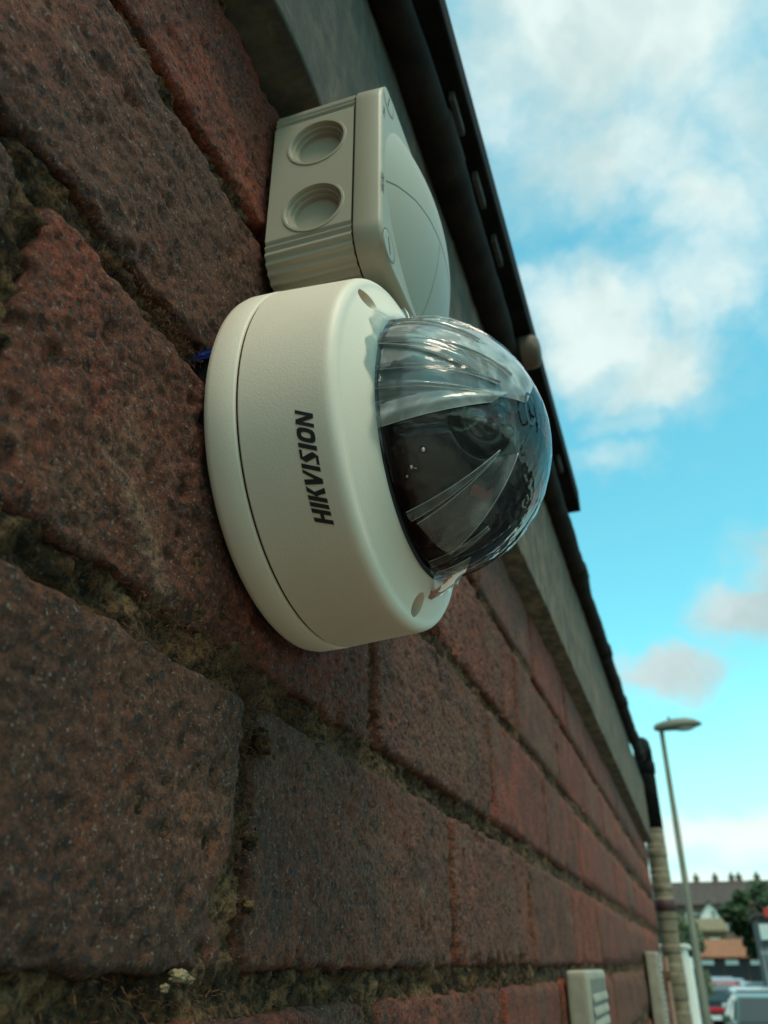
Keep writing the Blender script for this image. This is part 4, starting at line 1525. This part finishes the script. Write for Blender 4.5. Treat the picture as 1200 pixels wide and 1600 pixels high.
# red light bar of the black car seen from behind
lbar = [o for o in bpy.data.objects if o.get('label', '').startswith('black car')][0]
link('light_bar', box_me('light_bar', -.62, .62, 2.04, 2.10, .74, .86, bevel=.02), M['lamp_red'], lbar)

# ------------------------------------------------------------------ houses


def window(par, off, cx, y, cz, w, h, mat=None):
    fr_ = link('window', box_me('window', cx - w / 2, cx + w / 2, y - .06, y + .02, cz - h / 2, cz + h / 2), M['white'], par, -off)
    link('pane', box_me('pane', cx - w / 2 + .07, cx - .03, y - .075, y - .061, cz - h / 2 + .08, cz + h / 2 - .08), M['glass'], fr_)
    link('pane', box_me('pane', cx + .03, cx + w / 2 - .07, y - .075, y - .061, cz - h / 2 + .08, cz + h / 2 - .08), M['glass'], fr_)


def house(name, x0, x1, y0, y1, zw, zr, wallm, roofm, label, gable=False, chim=(), wins=(), group=None, pots=True):
    """gable=True: the ridge runs along y, so the gable end faces the street"""
    e = empty(name, ((x0 + x1) / 2, y0, GZ - .131))
    tag(e, label, 'house', group)
    o_ = Vector(e.location)
    bm = bmesh.new()
    if gable:
        pts = [(x0, GZ - .2), (x1, GZ - .2), (x1, zw), ((x0 + x1) / 2, zr), (x0, zw)]
        a = [bm.verts.new((p[0], y0, p[1])) for p in pts]
        b_ = [bm.verts.new((p[0], y1, p[1])) for p in pts]
        bm.faces.new(a)
        bm.faces.new(b_[::-1])
        for i in (0, 1, 4):
            j = (i + 1) % 5
            bm.faces.new((a[i], b_[i], b_[j], a[j]))
    else:
        add_box(bm, x0, x1, y0, y1, GZ - .2, zw)
    link('wall', bmesh_to('wall', bm), wallm, e, -o_)
    t_ = .14
    if gable:
        xm = (x0 + x1) / 2
        sl = (zr - zw) / (xm - x0)
        pr = [(x0 - .2, zw - .2 * sl), (xm, zr), (x1 + .2, zw - .2 * sl)]
        v_ = []
        for yy in (y0 - .15, y1 + .15):
            v_ += [(p[0], yy, p[1] + .01) for p in pr] + [(p[0], yy, p[1] + t_) for p in pr]
        f_ = [(0, 1, 4, 3), (1, 2, 5, 4), (6, 9, 10, 7), (7, 10, 11, 8), (3, 4, 10, 9), (4, 5, 11, 10), (0, 6, 7, 1), (1, 7, 8, 2), (0, 3, 9, 6), (2, 8, 11, 5)]
    else:
        ym = (y0 + y1) / 2
        v_ = []
        for xx in (x0 - .02, x1 + .02):
            v_ += [(xx, y0 - .3, zw - .1), (xx, ym, zr), (xx, y1 + .3, zw - .1), (xx, y0 - .3, zw + .03), (xx, ym, zr + t_), (xx, y1 + .3, zw + .03)]
        f_ = [(0, 1, 4, 3), (1, 2, 5, 4), (6, 9, 10, 7), (7, 10, 11, 8), (3, 4, 10, 9), (4, 5, 11, 10), (0, 6, 7, 1), (1, 7, 8, 2), (0, 3, 9, 6), (2, 8, 11, 5)]
    me_ = pymesh('roof', v_, f_)
    rf = link('roof', me_, roofm, e, -o_)
    for cx in chim:
        yc = (y0 + y1) / 2
        bm = bmesh.new()
        add_box(bm, cx - .24, cx + .24, yc - .3, yc + .3, zr - .7, zr + .50)
        add_box(bm, cx - .28, cx + .28, yc - .36, yc + .36, zr + .501, zr + .56)
        add_box(bm, cx - .10, cx + .10, yc - .1, yc + .1, zr + .561, zr + .86)
        ch = link('chimney', bmesh_to('chimney', bm), M['hbrick'], rf)
    for (cx, cz, w, h) in wins:
        window(e, o_, cx, y0, cz, w, h)
    return e


tw_ = 3.1
for i, (xa, cx, lab) in enumerate(((-4.3, -2.4, 'brown roofed terraced house on the skyline, leftmost and half behind the lamp post'), (-1.2, .42, 'brown roofed terraced house on the skyline above the ochre house'),
                                   (1.9, 2.0, 'brown roofed terraced house on the skyline, third along beside the tree'), (5.0, 5.4, 'brown roofed terraced house on the skyline hidden in the tree'))):
    house('terraced_house', xa, xa + tw_, 81, 88, 4.3, 6.15, M['hbrick'], M['roof'], lab, chim=(cx,) if i != 2 else (2.0, 3.35, 3.95), group='terraced houses on the skyline',
          wins=[(xa + .8, 3.0, 1.0, 1.3), (xa + 2.2, 3.0, 1.0, 1.3), (xa + .8, .2, 1.1, 1.4)])
house('gabled_house', .20, 1.62, 68, 74, 2.95, 3.75, M['white'], M['roof'], 'small white gabled house front below the brown skyline roofs', gable=True, wins=[(1.12, 3.0, .36, .6)])
house('ochre_house', -.6, 1.62, 60, 66, 1.75, 2.40, M['ochre'], M['ochre'], 'ochre rendered low house in front of the white gable', wins=[(-.1, 1.0, .6, .7), (.85, 1.0, .6, .7)])
gr_ = empty('garage_row', (1.0, 50, GZ - .131))
tag(gr_, 'low garages with an orange tiled roof and dark doors at the street end', 'garage')
go = Vector(gr_.location)
link('wall', box_me('wall', -.45, 3.4, 50, 55, GZ - .2, .34), M['hbrick'], gr_, -go)
link('roof', pymesh('roof', [(-.30, 49.7, .30), (3.5, 49.7, .30), (3.1, 52.5, 1.10), (-.15, 52.5, 1.12), (3.5, 55.3, .3), (-.30, 55.3, .3), (-.30, 49.7, .22), (3.5, 49.7, .22), (3.5, 55.3, .22), (-.30, 55.3, .22)],
                             [(0, 1, 2, 3), (3, 2, 4, 5), (0, 6, 7, 1), (1, 7, 8, 4, 2), (0, 3, 5, 9, 6), (5, 4, 8, 9), (6, 9, 8, 7)]), M['orange'], gr_, -go)
for i, x in enumerate((-.2, .95, 2.1)):
    dr = link('garage_door', box_me('garage_door', x, x + 1.05, 49.93, 49.98, GZ - .13, .22), M['darkdoor'], gr_, -go)
    link('door_panel', box_me('door_panel', x + .08, x + .68, 49.90, 49.925, -.07, .15), M['white'], dr)

# shed, railings and sign at the right edge
sh = empty('grey_shed', (2.6, 30, GZ - .131))
tag(sh, 'grey building corner with a white upper panel at the right edge behind the cars', 'building')
so = Vector(sh.location)
link('wall', box_me('wall', 1.80, 4.4, 30.5, 34, GZ - .2, 1.25), M['grey'], sh, -so)
link('white_panel', box_me('white_panel', 1.80, 3.0, 30.38, 30.48, .62, 1.05), M['white'], sh, -so)
link('roof', box_me('roof', 1.70, 4.5, 30.3, 34.2, 1.251, 1.36), M['roof'], sh, -so)
rs = empty('red_sign', (2.06, 30.1, GZ - .131))
tag(rs, 'small red sign on a post at the right edge above the white panel', 'sign')
link('sign_plate', box_me('sign_plate', -.06, .2, -.03, 0, 3.2, 3.46), M['redsign'], rs)
link('sign_post', tube_me('sign_post', [(.1, .03, 0), (.1, .03, 3.5)], .03, 10), M['steel'], rs)
fe = empty('railing', (1.66, 28.5, GZ - .131))
tag(fe, 'grey steel railing of upright bars at the right edge', 'railing')
for i in range(14):
    link('bar', box_me('bar', i * .13 - .02, i * .13 + .02, -.02, .02, 0, 2.35), M['steel'], fe)
for z in (.25, 1.2, 2.2):
    link('rail', box_me('rail', -.05, 1.8, -.045, -.021, z, z + .06), M['steel'], fe)


# ------------------------------------------------------------------ trees and bushes
def tree(name, x, y, zbase, trunk_h, crown, nleaf, leafsize, mat, label, cat, seed, trunk_r=.12):
    rng_ = random.Random(seed)
    e = empty(name, (x, y, zbase))
    tag(e, label, cat)
    V, F = [], []

    def branch(p, d, L, r, depth):
        pts = [Vector(p)]
        for _ in range(4):
            d = (d + Vector((rng_.gauss(0, .15), rng_.gauss(0, .15), rng_.gauss(.05, .1)))).normalized()
            pts.append(pts[-1] + d * L / 4)
        v_, f_ = tube_arrays(pts, [r * (1 - .15 * i) for i in range(5)], 7, False)
        n_ = len(V)
        V.extend(v_)
        F.extend(tuple(i + n_ for i in q) for q in f_)
        if depth:
            for _ in range(4):
                dd = (d + Vector((rng_.gauss(0, .7), rng_.gauss(0, .7), rng_.gauss(.2, .3)))).normalized()
                branch(pts[rng_.randint(2, 4)], dd, L * .6, r * .5, depth - 1)
    branch((0, 0, 0), Vector((0, 0, 1)), trunk_h, trunk_r, 2)
    link('trunk', pymesh('trunk', V, F, True), M['bark'], e)
    P, Q = [], []
    clumps = []
    for _ in range(60):
        c = crown[rng_.randrange(len(crown))]
        dv = Vector((rng_.gauss(0, 1), rng_.gauss(0, 1), rng_.gauss(0, 1))).normalized() * rng_.random() ** .4
        clumps.append((Vector(c[:3]) + dv * c[3], c[3] * rng_.uniform(.22, .42)))
    for i in range(nleaf):
        c, r = clumps[rng_.randrange(len(clumps))]
        dv = Vector((rng_.gauss(0, 1), rng_.gauss(0, 1), rng_.gauss(0, .8))).normalized() * r * rng_.random() ** .5
        p = c + dv
        a = Vector((rng_.gauss(0, 1), rng_.gauss(0, 1), rng_.gauss(0, 1))).normalized()
        b_ = a.orthogonal().normalized()
        s_ = leafsize * rng_.uniform(.6, 1.3)
        n_ = len(P)
        P += [p - a * s_, p + b_ * s_ * .5, p + a * s_, p - b_ * s_ * .5]
        Q.append((n_, n_ + 1, n_ + 2, n_ + 3))
    link('crown', pymesh('crown', P, Q), mat, e)
    return e


tree('tree', 2.75, 38, GZ - .131, 2.6, [(-.1, 0, 4.1, 1.25), (.7, 0, 4.5, 1.2), (-.95, 0, 3.5, .95), (.2, .3, 3.1, 1.2), (1.3, 0, 3.4, 1.3), (-.45, 0, 2.7, .8), (-1.15, 0, 3.9, .7), (.3, -.4, 2.3, .9)], 27000, .10, M['leaf'],
     'dark green leafy tree at the right edge above the parked cars', 'tree', 4)
tree('shrub', -.42, 18.5, GZ, 1.2, [(0, 0, 2.3, .5), (-.25, 0, 2.75, .45), (.18, .2, 1.6, .45), (-.5, .3, 2.0, .5)], 6000, .05, M['bushleaf'], 'green shrub just behind the lamp post', 'shrub', 9, .04)
tree('tree', -2.6, 30, GZ, 2.0, [(0, 0, 3.0, 1.3), (1.6, 0, 2.6, .9), (-1.6, 0, 3.0, 1.3)], 9000, .08, M['bushleaf'], 'olive green tree glimpsed between the wall end and the downpipe', 'tree', 12, .1)
